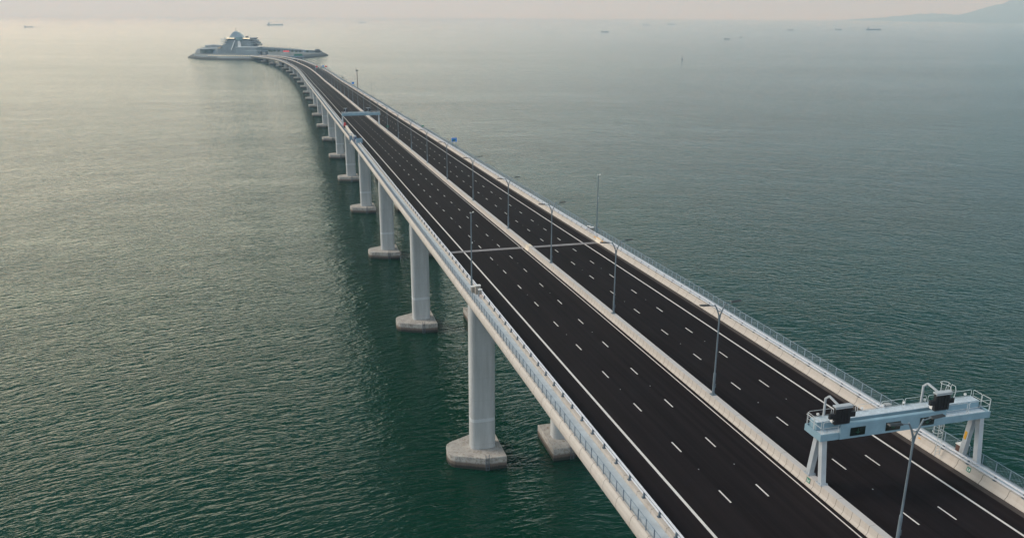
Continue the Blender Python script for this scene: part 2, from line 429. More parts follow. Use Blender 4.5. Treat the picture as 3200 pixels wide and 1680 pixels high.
hill('mountain', 10600, 25000, 20000, 25500, [(10600, 0), (11400, 60), (12200, 150), (12700, 330), (13200, 500), (13950, 680), (15400, 800), (17900, 700), (21300, 350), (25000, 0)], M_hill)
hill('mountain', 10300, 15300, 26500, 29500, [(10300, 0), (12000, 90), (13000, 190), (13900, 210), (14700, 110), (15300, 0)], M_hill)

# ---------------------------------------------------------------- viaduct
GL = [(-16.40, .14), (-16.58, -.1), (-16.66, -.5), (-16.62, -.9), (-16.42, -1.3), (-16.0, -1.68), (-15.2, -2.0), (-13.2, -2.4), (-12.3, -2.75), (-11.5, -4.2), (-4.9, -4.2), (-4.1, -2.75), (-3.1, -2.35), (0.12, -1.9), (0.12, -.06), (-15.2, -.06), (-15.2, .14)]
CO = .33
mir = lambda pr: [(2*CO-o, z) for o, z in reversed(pr)]
vi = empty('viaduct', P(40, 0, -2), label='long curving concrete viaduct crossing the sea to the island', cat='bridge')
def par(ob, root):
    bpy.context.view_layer.update() if False else None
    ob.parent = root; ob.matrix_parent_inverse = Matrix.Translation(-Vector(root.location)); return ob
m = MB(); m.sweep(GL, S0, 1706, 6); par(m.build('left_girder', M_fascia), vi)
m = MB(); m.sweep(mir(GL), S0, 1706, 6); par(m.build('right_girder', M_fascia), vi)

# piers
def rounded(w_, h_, r, n=6):
    pts = []
    for cx, cy, a0 in ((w_/2-r, h_/2-r, 0), (-w_/2+r, h_/2-r, 90), (-w_/2+r, -h_/2+r, 180), (w_/2-r, -h_/2+r, 270)):
        for k in range(n+1):
            a = R(a0+90*k/n); pts.append((cx+r*math.cos(a), cy+r*math.sin(a)))
    return pts
def cap_outline(sg):
    """plan of the pile cap (x across, y along), nose pointing outwards"""
    pts = [(3.6, -5.3), (3.6, 5.3), (-.6, 5.3)]
    nose = [(-6.0, 2.75), (-6.55, 2.2), (-6.85, 1.4), (-7.0, .5), (-7.0, -.5), (-6.85, -1.4), (-6.55, -2.2), (-6.0, -2.75)]
    pts += nose+[(-.6, -5.3)]
    return [(x*sg, y) for x, y in (pts if sg > 0 else reversed(pts))]
SP = [-27.0, 49.0, 135.6185, 209.4969, 283.1943, 356.9586, 431.0699, 505.4758, 580.0869, 654.9049, 729.8646, 804.8665, 879.8246, 954.6988, 1029.4422, 1104.0055, 1178.3607, 1252.5413, 1326.5755, 1400.4861, 1474.3563, 1548.3231, 1622]
def make_pier(i, s, side):
    oc = CO-8.45 if side < 0 else CO+8.1
    x, y, th = at(s); base = P(s, oc); base.z = 0
    idx = i-2
    lab = ('%s grey pier carrying the left carriageway, arrow-nosed cap in the water' if side < 0 else '%s pier under the right carriageway, half hidden by the deck') % (ordinal(idx) if idx >= 0 else 'one')
    if idx < 0: lab = 'grey pier under the %s carriageway, %s below the bottom edge of the photo' % ('left' if side < 0 else 'right', 'first' if idx == -1 else 'second')
    root = empty('bridge_pier', base, th, label=lab, cat='bridge pier', group='piers carrying the %s carriageway' % ('left' if side < 0 else 'right'))
    top = zdeck(s)-4.15
    m = MB(); m.prism(rounded(4.85, 3.15, 1.05), 2.3, top); col = m.build('column', M_pier, root)
    m = MB(); sg = 1 if side < 0 else -1
    pl = cap_outline(sg); n = len(pl)
    m.prism(pl, -2.5, 2.40)
    inner = [(x_*.985, y_*.985) for x_, y_ in pl]
    m.add([(x_, y_, 2.40) for x_, y_ in pl]+[(x_, y_, 2.50) for x_, y_ in inner], [(k, (k+1) % n, n+(k+1) % n, n+k) for k in range(n)]+[tuple(range(n, 2*n))])
    cp = m.build('pile_cap', M_cap, root)
    if i < 9:
        m = MB()      # access ladder and fender on the near face
        for dx in (-.32, .32): m.tube([(-sg*.2+dx+.0, -5.42, -1), (-sg*.2+dx, -5.42, 3.3)], .05, 6)
        for kk in range(12): m.bar((-sg*.2-.32, -5.42, -.6+kk*.32), (-sg*.2+.32, -5.42, -.6+kk*.32), .05, .05)
        m.build('ladder', M_post, cp)
    return root
for i, s in enumerate(SP):
    make_pier(i, s, -1)
for i, s in enumerate(SP[:-1]):
    make_pier(i, s, 1)

# roads
def flat(o0, o1, s0, s1, dz, step=6, mb=None):
    m = mb or MB(); n = max(1, int(math.ceil((s1-s0)/step))); vs = []; fs = []; uvs = []
    for i in range(n+1):
        s = s0+(s1-s0)*i/n; vs += [P(s, o0, dz), P(s, o1, dz)]
        if i:
            a = 2*i; sp_ = s0+(s1-s0)*(i-1)/n
            fs.append((a-2, a-1, a+1, a)); uvs.append([(sp_, o0), (sp_, o1), (s, o1), (s, o0)])
    m.add(vs, fs, 0, uvs); return m
JT = [135.27, 731.9, 1328.0]
road_l = tag(flat(-14.62, -.16, S0, 1706, 0).build('road', M_asph), kind='structure')
road_r = tag(flat(.82, 14.2, S0, 1706, 0).build('road', M_asph), kind='structure')
m = flat(-11.55, -11.29, S0, 1700, .006); flat(-.74, -.62, S0, 1700, .006, mb=m); m.build('edge_line', M_paint, road_l)
m = flat(11.40, 11.62, S0, 1700, .006); flat(1.28, 1.40, S0, 1700, .006, mb=m); m.build('edge_line', M_paint, road_r)
def dashes(col, start, s1=1600):
    m = MB(); s = start
    while s < s1:
        if s > S0+4: flat(col-.07, col+.07, s, s+2.0, .006, mb=m, step=3)
        s += 9.0
    return m
m = dashes(-7.76, 58.05-2-9*15); mm = dashes(-4.22, 67.1-2-9*16); m.add(mm.v, mm.f, 0); m.uv = {}; m.build('lane_line', M_paint, road_l)
m = dashes(4.85, 40.2-9*13); mm = dashes(8.21, 40.0-9*13); m.add(mm.v, mm.f, 0); m.uv = {}; m.build('lane_line', M_paint, road_r)
def studs(cols, start):
    m = MB()
    for c in cols:
        s = start
        while s < 420:
            b = P(s, c, .02); m.box(b, (.09, .11, .03)); s += 18
    return m
studs((-7.75, -4.23), 52.7-18*5).build('road_stud', M_grey, road_l)
studs((4.88, 8.22), 45.7-18*5).build('road_stud', M_grey, road_r)
flat(13.55, 14.2, S0, 1700, .009).build('drain_channel', M_drain, road_r)
for js in JT:
    for rd, a, b in ((road_l, -14.6, -.2), (road_r, .84, 14.18)):
        m = flat(a, b, js-.62, js+.62, .012); m.build('expansion_joint', M_joint, rd)
        m = MB()
        for d in (-.12, .12): flat(a+.01, b-.01, js+d-.035, js+d+.035, .018, mb=m)
        m.build('joint_seal', M_jsteel, rd)

# barriers
MED = [(-.22, 0), (-.22, .08), (-.06, .30), (.0, .82), (.66, .82), (.72, .30), (.88, .08), (.88, 0)]
mb_ = empty('median_barrier', P(40, CO), label='cream concrete barrier running down the middle between both carriageways', cat='barrier')
m = MB(); m.sweep(MED, S0, 1704, 4); par(m.build('barrier_wall', M_barrier), mb_)
m = MB(); m.sweep([(.03, .822), (.03, .86), (.63, .86), (.63, .822)], S0, 1704, 4); par(m.build('coping', M_cap_top), mb_)
for js in JT[:1]:
    m = MB(); m.sweep([(-.26, .01), (-.25, .1), (-.1, .32), (-.04, .9), (.70, .9), (.76, .32), (.9, .1), (.9, .01)], js-2.9, js-1.0, 1); par(m.build('joint_cover', plain('bright_steel', (.62, .55, .45), .35)), mb_)
EB_L = [(-14.60, 0), (-14.60, .1), (-14.72, .32), (-14.76, .78), (-15.08, .78), (-15.10, .0)]
eb_l = empty('edge_barrier', P(40, -14.9), label='low cream concrete parapet along the left edge of the left carriageway', cat='barrier')
m = MB(); m.sweep(EB_L, S0, 1704, 4); par(m.build('parapet_wall', M_edge), eb_l)
EB_R = [(14.18, 0), (14.20, .1), (14.42, .36), (14.54, .80), (15.06, .80), (15.12, .0)]
eb_r = empty('edge_barrier', P(40, 14.8), label='cream concrete parapet with jointed curved face along the right road edge', cat='barrier')
m = MB(); m.sweep(EB_R, S0, 1704, 4); par(m.build('parapet_wall', M_edge), eb_r)
m = MB(); m.sweep([(14.16, .02), (14.18, .12), (14.39, .38), (14.51, .84), (15.08, .84), (15.12, .02)], JT[0]-1.2, JT[0]+1.2, 1)
par(m.build('joint_cover', MATS['bright_steel']), eb_r)

# walkways (service strips outside the parapets)
m = MB(); m.sweep([(-15.10, .145), (-15.10, .40), (-16.10, .40), (-16.10, .145)], S0, 1704, 4)
tag(m.build('walkway', M_walk), kind='structure')
m = MB(); m.sweep([(15.12, .145), (15.12, .26), (16.72, .26), (16.72, .145)], S0, 1704, 4)
tag(m.build('walkway', M_walk), kind='structure')
# kerb of the right walkway shows white

def split_parts(positions, fn, name, mat, root, first=100):
    """positions sorted nearest first: 100 parts, the rest one stuff part"""
    base = None
    for s in positions[:first]:
        m = MB(); fn(m, s); par(m.build(name, mat), root)
    if positions[first:]:
        m = MB()
        for s in positions[first:]: fn(m, s)
        par(tag(m.build(name, mat), kind='stuff'), root)
def axes(s):
    th = heading(s); return Matrix(((math.cos(th), -math.sin(th), 0), (math.sin(th), math.cos(th), 0), (0, 0, 1)))
def guard_rail(side, o, label, s_first, z0):
    root = empty('guard_rail', P(40, o, z0), label=label, cat='guard rail', group='metal guard rails on top of the parapets')
    d = -side      # towards the road
    m = MB(); oo = o+.10*d
    m.sweep([(oo-.06, z0+.45), (oo+.06, z0+.45), (oo+.06, z0+.58), (oo-.06, z0+.58)], S0, 1704, 4); par(m.build('top_rail', M_rail), root)
    m = MB(); m.sweep([(oo-.05, z0+.13), (oo+.06, z0+.13), (oo+.06, z0+.24), (oo-.06, z0+.24)], S0, 1704, 4); par(m.build('lower_rail', M_rail), root)
    def post(m, s):
        A = axes(s); b = P(s, o, z0)
        m.box(b+Vector((0, 0, .03)), (.36, .26, .05), A); m.box(b+Vector((0, 0, .24)), (.20, .14, .44), A, taper=(.55, 1))
    pos = []; s = s_first
    while s < 1700: pos.append(s); s += 2.93
    split_parts(pos, post, 'post', M_post, root)
guard_rail(-1, -14.92, 'two-bar metal rail on the left parapet beside the sea-side walkway', 60.23-2.93*13, .78)
guard_rail(1, 14.78, 'two-bar metal rail on the right parapet, far side of the road', 60.6-2.93*13, .80)
def fence(side, o, label, s_first):
    root = empty('mesh_fence', P(40, o, .2), label=label, cat='fence', group='steel fences along the outer deck edges')
    m = MB(); h0, h1 = .20, (1.08 if side < 0 else 1.22)
    for z in (h0+.06, h1): m.sweep([(o-.02, z-.02), (o+.02, z-.02), (o+.02, z+.02), (o-.02, z+.02)], S0, 1700, 4)
    s = 10.0
    while s < 1690:
        st = .13 if s < 200 else (.30 if s < 420 else .9)
        r = .011 if s < 200 else (.024 if s < 420 else .07)
        a, b = P(s, o, h0+.06), P(s, o, h1); A = axes(s)
        x = A@Vector((0, r, 0)); y = A@Vector((r, 0, 0))
        m.add([a-x, a+y, a+x, b-x, b+y, b+x], [(0, 1, 4, 3), (1, 2, 5, 4), (2, 0, 3, 5)])
        s += st
    par(m.build('mesh_panel', M_fence), root)
    def post(m, s):
        A = axes(s); b = P(s, o+.04*side, .0); m.box(b+Vector((0, 0, .58)), (.07, .06, 1.12), A); m.box(b+Vector((-side*0+0, 0, .02)), (.2, .14, .08), A)
    pos = []; s = s_first
    while s < 1690: pos.append(s); s += 1.49
    split_parts(pos, post, 'post', M_fpost if side < 0 else M_fence, root)
fence(-1, -16.24, 'blue-grey barred steel fence along the outer left deck edge', 65.93-1.49*20)
fence(1, 16.80, 'grey barred steel fence along the outer right deck edge', 65.8-1.49*20)

# ---------------------------------------------------------------- lamp posts on the median
def make_lamp():
    root = empty('street_lamp', (0, 0, 0))
    m = MB(); m.box((0, 0, .03), (.55, .55, .06)); m.tube([(0, 0, .05), (0, 0, 2.4)], .135, 12); m.tube([(0, 0, 2.4), (0, 0, 2.55)], [.135, .09], 12)
    m.tube([(0, 0, 2.5), (0, 0, 8.4)], [.09, .08], 10); m.box((.17, 0, 1.0), (.04, .16, .45)); m.build('pole', M_pole, root)
    for sg in (-1, 1):
        m = MB(); top = 10.15 if sg > 0 else 10.0
        m.tube([(0, 0, 8.2), (sg*.10, 0, 8.9), (sg*.34, 0, 9.5), (sg*.62, 0, top)], [.08, .075, .07, .065], 8)
        m.tube([(sg*.6, 0, top-.12), (sg*1.3, 0, top+.02)], .045, 6); m.build('arm', M_pole, root)
        m = MB(); m.box((sg*1.75, 0, top+.05), (1.15, .34, .11), Matrix.Rotation(-sg*R(4), 3, 'Y'), taper=(.9, .7)); m.box((sg*1.7, 0, top-.02), (.7, .26, .05), Matrix.Rotation(-sg*R(4), 3, 'Y'))
        m.build('lamp_head', M_head, root)
    m = MB(); m.bar((-.28, 0, 9.25), (.28, 0, 9.25), .05, .05); m.build('cross_bar', M_pole, root)
    return root
SL = [65.1093-27.672*k for k in (3, 2, 1)]+[65.1093, 92.7813, 120.4534, 148.1254]
s = SL[-1]
while s+31.84 < 1660: s += 31.84; SL.append(s)
proto = make_lamp()
def odd(i): return ''
for i, s in enumerate(SL):
    o = proto if i == 0 else copy_tree(proto)
    o.location = P(s, CO, .86); o.rotation_euler.z = heading(s)
    k = i-2
    if k < 0: lab = 'twin-armed lamp post on the median, %s behind the bottom edge of the photo' % ('first' if k == -1 else 'second')
    elif k == 0: lab = 'nearest twin-armed lamp post, in front of the big sign gantry, cut by the lower edge'
    else: lab = 'twin-armed grey lamp post on the median, %s counting from the near end' % ordinal(k)
    tag(o, lab, 'street lamp', 'lamp posts along the median')

# ---------------------------------------------------------------- slim camera masts and the high mast
def slim_mast(s, o, z0, h, label, ext=True, boxes=True, name='camera_mast'):
    root = empty(name, P(s, o, z0), heading(s), label=label, cat='mast')
    m = MB(); m.box((0, 0, .03), (.5, .5, .06)); m.tube([(0, 0, 0), (0, 0, 2.2)], .15, 10); m.tube([(0, 0, 2.2), (0, 0, h)], [.105, .075], 8); m.build('pole', M_pole, root)
    if boxes:
        m = MB(); m.tube([(-.02, 0, h-.1), (.28, 0, h+.05)], .03, 6); m.box((.32, 0, h+.08), (.18, .16, .14)); m.box((-.12, 0, h-.02), (.08, .08, .2)); m.build('camera', M_white, root)
    m = MB(); m.box((.13, 0, h*.62), (.14, .14, .22)); m.build('junction_box', M_white, root)
    return root
slim_mast(110.3, -15.45, .26, 12.0, 'slim camera mast on the left walkway rising in front of the roadway')
slim_mast(140.5, 16.0, .26, 11.7, 'slim camera mast behind the right parapet beside the road joint')
slim_mast(549.5, 16.9, .2, 10.9, 'thin distant mast on the right edge, nearer than the dark-headed mast', boxes=False)
slim_mast(931, 17.0, .2, 10.5, 'thin distant mast on the right edge beyond the red-disc gantry', boxes=False)
slim_mast(1420, 17.0, .2, 11, 'thin mast on the right edge just before the island', boxes=False)
root = empty('lighting_mast', P(648.6, 16.9, .2), heading(648), label='tall thick distant mast with a dark disc head on the right edge', cat='mast')
m = MB(); m.tube([(0, 0, 0), (0, 0, 14)], [.38, .22], 10); m.build('pole', plain('dark_mast', (.12, .10, .10), .6), root)
m = MB(); m.tube([(0, 0, 13.3), (0, 0, 13.7), (0, 0, 14.1)], [.5, 1.25, .7], 12); m.tube([(0, 0, 14.1), (-.9, 0, 15.6)], .1, 6); m.box((-.9, 0, 15.6), (.5, .4, .4)); m.build('lamp_ring', M_head, root)

# ---------------------------------------------------------------- sign gantries
def gantry(s, o0, o1, label, facing=1, zb=5.0, legs=(None, None), detail=True, z_leg=(.86, .26)):
    """facing=+1: panel and displays on the near side (towards the camera)"""
    L_ = o1-o0
    root = empty('sign_gantry', P(s, o0), heading(s), label=label, cat='gantry', group='sign gantries over the road')
    X = lambda o: o-o0
    f = -1 if facing > 0 else 1          # y of the front face
    m = MB()   # outer trough frame
    m.box((L_/2, f*1.05, zb+.30), (L_, .10, .60)); m.box((L_/2, -f*1.05, zb+.30), (L_, .10, .60))
    m.box((.05, 0, zb+.30), (.10, 2.0, .60)); m.box((L_-.05, 0, zb+.30), (.10, 2.0, .60)); m.box((L_/2, 0, zb+.06), (L_-.2, 2.0, .08))
    m.build('frame', M_gant, root)
    m = MB(); m.box((L_/2, -f*.45, zb+.62), (L_-.6, .95, 1.05)); m.build('box_beam', M_gant, root)
    m = MB(); m.box((L_/2, -f*.45, zb+1.165), (L_-.64, .9, .03)); m.build('top_grating', plain('pale_grating', (.46, .54, .60), .6, var=.2, scale=6), root)
    m = MB(); m.box((L_/2, f*.52, zb+.42), (L_-.4, .95, .06))
    n = int(L_/1.0)
    for i in range(n): m.box((.6+i*(L_-1.2)/(n-1), f*.52, zb+.46), (.05, .93, .03))
    m.build('walkway', plain('grating', (.46, .54, .60), .6, var=.2, scale=6), root)
    # front sign panel with three lane displays
    a, b = X(o0+1.75), X(o0+12.15)
    m = MB(); m.box(((a+b)/2, f*1.16, zb+.68), (b-a, .12, 1.28)); m.box(((a+b)/2, f*1.0, zb+1.34), (b-a, .36, .06)); pn = m.build('sign_panel', M_gant, root)
    for c in (3.4, 6.85, 10.25):
        m = MB(); m.box((c, f*1.24, zb+.62), (1.42, .07, .74)); d = m.build('lane_display', M_glass, pn)
        if facing > 0:
            m = MB()   # unlit lane arrow
            m.box((c, f*1.285, zb+.68), (.09, .02, .42))
            for sg in (-1, 1): m.bar((c, f*1.285, zb+.42), (c+sg*.18, f*1.285, zb+.60), .02, .08)
            m.build('arrow', M_greend, d)
    # black message boards hung from cranked posts
    for c in (1.85, 11.65):
        m = MB(); yb = -f*1.0
        m.bar((c-.2, yb, zb+.6), (c-.2, yb, zb+2.75), .14, .14); m.bar((c-.2, yb, zb+2.72), (c-.2, yb+f*.45, zb+3.15), .14, .14); m.bar((c-.2, yb+f*.42, zb+3.15), (c-.2, f*.75, zb+2.9), .14, .14)
        ps = m.build('cranked_post', M_gleg, root)
        m = MB(); m.box((c, f*1.0, zb+2.15), (1.45, .30, 1.5)); m.box((c-.95, f*1.0, zb+2.15), (.5, .25, .42)); m.box((c+.95, f*1.0, zb+2.15), (.5, .25, .42))
        for ii in range(4): m.box((c-.45+ii*.3, f*1.17, zb+2.15), (.03, .04, 1.3))
        bd = m.build('message_board', M_black, root)
        m = MB(); m.box((c-.05, f*1.05, zb+3.02), (1.62, .46, .12)); m.box((c-.05, f*1.26, zb+2.95), (1.62, .04, .16)); m.build('hood', M_gleg, bd)
        m = MB(); m.box((c-.5, f*.6, zb+1.5), (.3, .3, .25)); m.build('bracket', M_white, bd)
    # handrails
    m = MB()
    def railing(p0, p1, n):
        p0, p1 = Vector(p0), Vector(p1); h = Vector((0, 0, 1.1))
        for i in range(n):
            q0 = p0.lerp(p1, (i+.04)/n); q1 = p0.lerp(p1, (i+.96)/n)
            m.tube([q0, q0+h*.93, q0+h+(q1-q0)*.04, q1+h-(q1-q0)*.04, q1+h*.93, q1], .021, 5); m.tube([q0+h*.5, q1+h*.5], .02, 5)
    railing((.1, -f*1.05, zb+.6), (L_-.1, -f*1.05, zb+.6), max(3, int(L_/2.3)))
    railing((.05, f*1.0, zb+.6), (.05, -f*1.0, zb+.6), 2); railing((L_-.05, f*1.0, zb+.6), (L_-.05, -f*1.0, zb+.6), 2)
    railing((.1, f*1.05, zb+.6), (1.7, f*1.05, zb+.6), 1); railing((12.2, f*1.05, zb+.6), (L_-.1, f*1.05, zb+.6), 2)
    m.build('handrail', M_hand, root)
    m = MB()
    for i in range(8): m.box((1.0+i*(L_-2)/7, -f*.9, zb+1.42), (.18, .14, .16))
    m.build('fixing', M_white, root)
    # A-shaped legs
    for side, ox, zl in ((0, legs[0], z_leg[0]), (1, legs[1], z_leg[1])):
        x = X(ox)
        for sg in (-1, 1):
            m = MB(); m.bar((x, sg*.85, zl+.05), (x, sg*.28, zb+.02), .46, .46); m.bar((x, sg*.85, zl+.02), (x, sg*.84, zl+.08), .66, .66) if False else m.box((x, sg*.86, zl+.04), (.72, .72, .08))
            for bx in (-.3, .3):
                for by in (-.3, 0, .3): m.box((x+bx, sg*.86+by, zl+.12), (.06, .06, .1))
            lg = m.build('leg', M_gleg, root)
            if side == 1 and sg > 0 and detail:
                m = MB(); m.box((x-.245, .62, zl+2.2), (.03, .26, .8), Matrix.Rotation(R(7), 3, 'X')); m.build('warning_plate', M_yellow, lg)
    if detail:
        # caged ladder at the far end
        lx, ly = X(legs[1])-2.3, -f*1.35
        m = MB()
        for dx in (-.25, .25): m.tube([(lx+dx, ly, .3), (lx+dx, ly, zb+2.0), (lx+dx, ly+f*.1, zb+2.35), (lx+dx, ly+f*.5, zb+2.35), (lx+dx, ly+f*.62, zb+2.0), (lx+dx, ly+f*.45, zb+.7)], .03, 6)
        for i in range(20): m.bar((lx-.25, ly, .5+i*.3), (lx+.25, ly, .5+i*.3), .03, .03)
        for z in (2.5, 3.3, 4.1, 4.9, 5.7, 6.4, 7.3):
            m.tube([(lx+.38*math.sin(t), ly-f*(.40-.40*math.cos(t)) , z) for t in [2*math.pi*k/14 for k in range(15)]], .022, 5, cap=False)
        for t in (R(90), R(180), R(270)): m.tube([(lx+.38*math.sin(t), ly-f*(.40-.40*math.cos(t)), 2.5), (lx+.38*math.sin(t), ly-f*(.40-.40*math.cos(t)), 7.3)], .018, 5)
        m.build('ladder', M_hand, root)
    return root
gantry(47.3, -.55, 16.45, 'big near sign gantry over the right carriageway with black boards and lane displays', 1, 5.0, legs=(.30, 16.25))
gantry(369, -15.75, .95, 'distant blue-grey sign gantry over the left carriageway, seen from behind', -1, 4.85, legs=(-15.5, .33), detail=False, z_leg=(.26, .86))

def disc(m, c, r, th=.12, ax='y', seg=20, mi=0):
    vs = []; 
    for y in (-th/2, th/2): vs += [(c[0]+r*math.cos(2*math.pi*k/seg), c[1]+y, c[2]+r*math.sin(2*math.pi*k/seg)) for k in range(seg)]
    m.add(vs, [tuple(range(seg)), tuple(range(2*seg-1, seg-1, -1))]+[(k, (k+1) % seg, seg+(k+1) % seg, seg+k) for k in range(seg)], mi)
# far gantry with red discs and a blue square
root = empty('sign_gantry', P(985, 1.0), heading(985), label='far gantry over the right carriageway carrying red discs and a blue square', cat='gantry', group='sign gantries over the road')
m = MB(); m.box((8.2, 0, 4.6), (17.0, .7, .55)); m.build('box_beam', M_gleg, root)
for x in (0, 16.6):
    m = MB(); m.bar((x, 0, .3), (x, 0, 4.4), .5, .5); m.build('leg', M_signback, root)
m = MB(); disc(m, (2.0, -.3, 6.1), 1.15); disc(m, (2.0, -.25, 6.1), 1.25, .1, mi=1); m.build('round_sign', [M_red, M_white], root)
m = MB(); disc(m, (12.2, -.3, 6.2), 1.05); disc(m, (12.2, -.25, 6.2), 1.15, .1, mi=1); m.build('round_sign', [M_red, M_white], root)
m = MB(); m.box((9.0, -.3, 6.6), (1.9, .12, 1.6)); m.build('square_sign', M_blue, root)
m = MB(); m.box((8.4, -.5, 4.65), (4.6, .15, 1.1)); pn = m.build('lane_display', M_green, root)
m = MB()
for x in (6.8, 8.4, 10.0): m.box((x, -.59, 4.65), (.5, .03, .6))
m.build('arrow', M_white, pn)
m = MB(); m.box((3.6, -.5, 4.7), (1.6, .15, .9)); pn = m.build('lane_display', M_green, root)
# the last gantry in front of the island with a dark beam and green board
root = empty('sign_gantry', P(1381, -1.5), heading(1381), label='last gantry before the island, dark beam with a green board above', cat='gantry', group='sign gantries over the road')
m = MB(); m.box((9.5, 0, 6.3), (21, 1.4, 2.0)); m.build('box_beam', M_signback, root)
m = MB(); m.box((11.2, -.3, 8.6), (12.5, .4, 3.0)); m.build('sign_panel', M_green, root)
for x in (1.8, 18.4):
    m = MB(); m.bar((x, 0, .3), (x, 0, 5.4), .6, .6); m.build('leg', M_signback, root)
root = empty('sign_gantry', P(1290, -15.6), heading(1290), label='small far gantry over the left carriageway close to the island', cat='gantry', group='sign gantries over the road')
m = MB(); m.box((8.0, 0, 5.5), (16.4, .5, .5)); m.build('box_beam', M_gleg, root)
for x in (.1, 15.9):
    m = MB(); m.bar((x, 0, .3), (x, 0, 5.3), .4, .4); m.build('leg', M_signback, root)

# ---------------------------------------------------------------- roadside signs
def side_sign(s, oc, w_, h_, zb, label, face, back=False, posts=2, z0=.2, cat='road sign', marks=None, white=True):
    root = empty('road_sign', P(s, oc, z0), heading(s), label=label, cat=cat)
    m = MB()
    for k in range(posts):
        x = 0 if posts == 1 else (-w_*.3 + k*w_*.6)
        m.bar((x, .12, 0), (x, .12, zb+h_*.8-z0), .10, .10)
    m.build('post', M_post, root)
    m = MB(); m.box((0, 0, zb+h_/2-z0), (w_, .05, h_), m=0)
    if white:
        t = .09
        for sx in (-1, 1): m.box((sx*(w_/2-t/2), -.032, zb+h_/2-z0), (t, .012, h_), m=1)
        for sz in (-1, 1): m.box((0, -.032, zb+h_/2-z0+sz*(h_/2-t/2)), (w_-2*t, .012, t), m=1)
    if marks: marks(m, zb-z0)
    m.build('sign_plate', [face, M_white, M_green], root)
    return root
def blue_marks(m, z):
    for dx, wd in ((-.42, .5), (.35, .7)): m.box((dx, -.034, z+1.28), (wd, .012, .10), m=1)
    m.box((-.1, -.034, z+.72), (.75, .012, .34), m=2)
    for dx in (-.45, .0, .42): m.box((dx, -.034, z+.30), (.26, .012, .13), m=1)
side_sign(279, 15.85, 2.05, 1.6, 2.55, 'blue white-edged road sign standing on the right parapet walkway', M_blue, marks=blue_marks)
side_sign(686, 16.7, 2.1, 1.75, 2.0, 'small far blue road sign left of the dark-headed mast', M_blue, posts=1)
side_sign(299, -15.0, 2.3, 1.75, .95, 'blue-grey back of a road sign above the left parapet', M_signback, white=False)
side_sign(346, 16.0, 1.0, .6, 1.35, 'tiny green sign above the right fence', M_green, posts=1, white=False)
side_sign(790, 16.6, 1.5, .9, 2.3, 'tiny dark sign above the right rail beyond the far blue sign', plain('dark_sign', (.07, .05, .05), .6), posts=1, white=False)
side_sign(352, 1.9, .9, .9, .9, 'small green triangular-topped plate beside the median under the far gantry', M_green, posts=1, z0=.0, white=False)
# emergency plates fixed on the barriers
def plate(s, o, dz, tilt, label, mat=M_green, sz=(.42, .42)):
    """small plate on a barrier face, with a running figure and a telephone handset"""
    A = axes(s)@Matrix.Rotation(tilt, 3, 'Y'); c = P(s, o, dz)
    root = MB(); root.box(c, (.03, sz[0], sz[1]), A, m=0)
    if mat is M_green:
        d = A@Vector((-.018, 0, 0))
        def q(y, z, wy, wz): root.box(c+d+A@Vector((0, y, z)), (.006, wy, wz), A, m=1)
        q(.10, .08, .06, .06); q(.09, -.02, .05, .13); q(.13, -.11, .03, .08); q(.05, -.11, .03, .08); q(-.10, .02, .10, .14); q(-.10, -.10, .14, .04)
    return tag(root.build('emergency_plate', [mat, M_white]), label, 'sign plate')
plate(47.7, -.075, .53, R(8), 'green emergency plate on the median barrier below the gantry leg')
plate(45.5, 14.46, .55, R(18), 'green emergency plate on the right parapet face by the gantry')
plate(51.5, 14.48, .60, R(18), 'small orange plate on the right parapet before the gantry leg', M_orange, (.3, .12))
plate(133.4, 14.48, .62, R(18), 'orange mark on the right parapet just near side of the road joint', M_orange, (.7, .22))
plate(137.4, 14.48, .62, R(18), 'orange mark on the right parapet just beyond the road joint', M_orange, (.7, .22))
plate(135.3, 14.50, .80, R(18), 'long orange strip on the right parapet above the joint cover', M_orange, (2.0, .10))

# ---------------------------------------------------------------- cabinets and stuff on the walkways
def cabinet(s, o, size, label, mat=M_cabinet, top=M_white, z0=.26):
    root = empty('equipment_cabinet', P(s, o, z0), heading(s), label=label, cat='cabinet', group='equipment cabinets on the walkways')
    m = MB(); m.box((0, 0, size[2]/2+.08), size); m.box((0, 0, .04), (size[0]*.9, size[1]*.9, .08)); m.build('housing', mat, root)
    m = MB(); m.box((0, 0, size[2]+.11), (size[0]+.1, size[1]+.1, .06)); m.build('lid', top, root)
    m = MB(); m.box((0, -size[1]/2-.012, size[2]*.5+.08), (size[0]*.86, .02, size[2]*.86)); m.build('door', plain('cabinet_door', (.27, .25, .22), .55), root)
    return root
cabinet(108.8, -15.55, (.62, .5, 1.0), 'grey-brown cabinet with a pale lid next to the left camera mast', )
cabinet(108.0, -15.05, (.75, .55, 1.35), 'taller cabinet with a bright white lid behind the left parapet rail')
cabinet(106.6, -15.0, (.5, .4, 1.1), 'dark slim cabinet with a bent white pipe on the left parapet', M_post)
cabinet(142.4, 15.7, (.8, .6, 1.0), 'white-lidded cabinet beside the right camera mast', M_post)
cabinet(144.0, 15.7, (.6, .5, .9), 'smaller pale cabinet beyond the right camera mast', M_post)
cabinet(48.6, 16.6, (.9, .6, .8), 'small pale-lidded cabinet between the right gantry legs', plain('rust_brown', (.10, .055, .045), .7))
cabinet(57.5, 15.7, (.55, .45, .9), 'grey cabinet on the right walkway left of the gantry ladder', M_post, M_grey)
root = empty('pipe_rack', P(105.9, -15.0, .26), heading(105), label='small jumble of pinkish pipes beside the slim cabinet on the left parapet', cat='pipes')
m = MB()
for k in range(5): m.tube([(-.3+.13*k, -.3-.2*k, 0), (-.3+.13*k, -.3-.2*k, .7-.08*k), (-.1+.13*k, -.5-.2*k, .8-.1*k)], .035, 6)
m.build('pipe', plain('pink_pipe', (.5, .33, .30), .6), root)
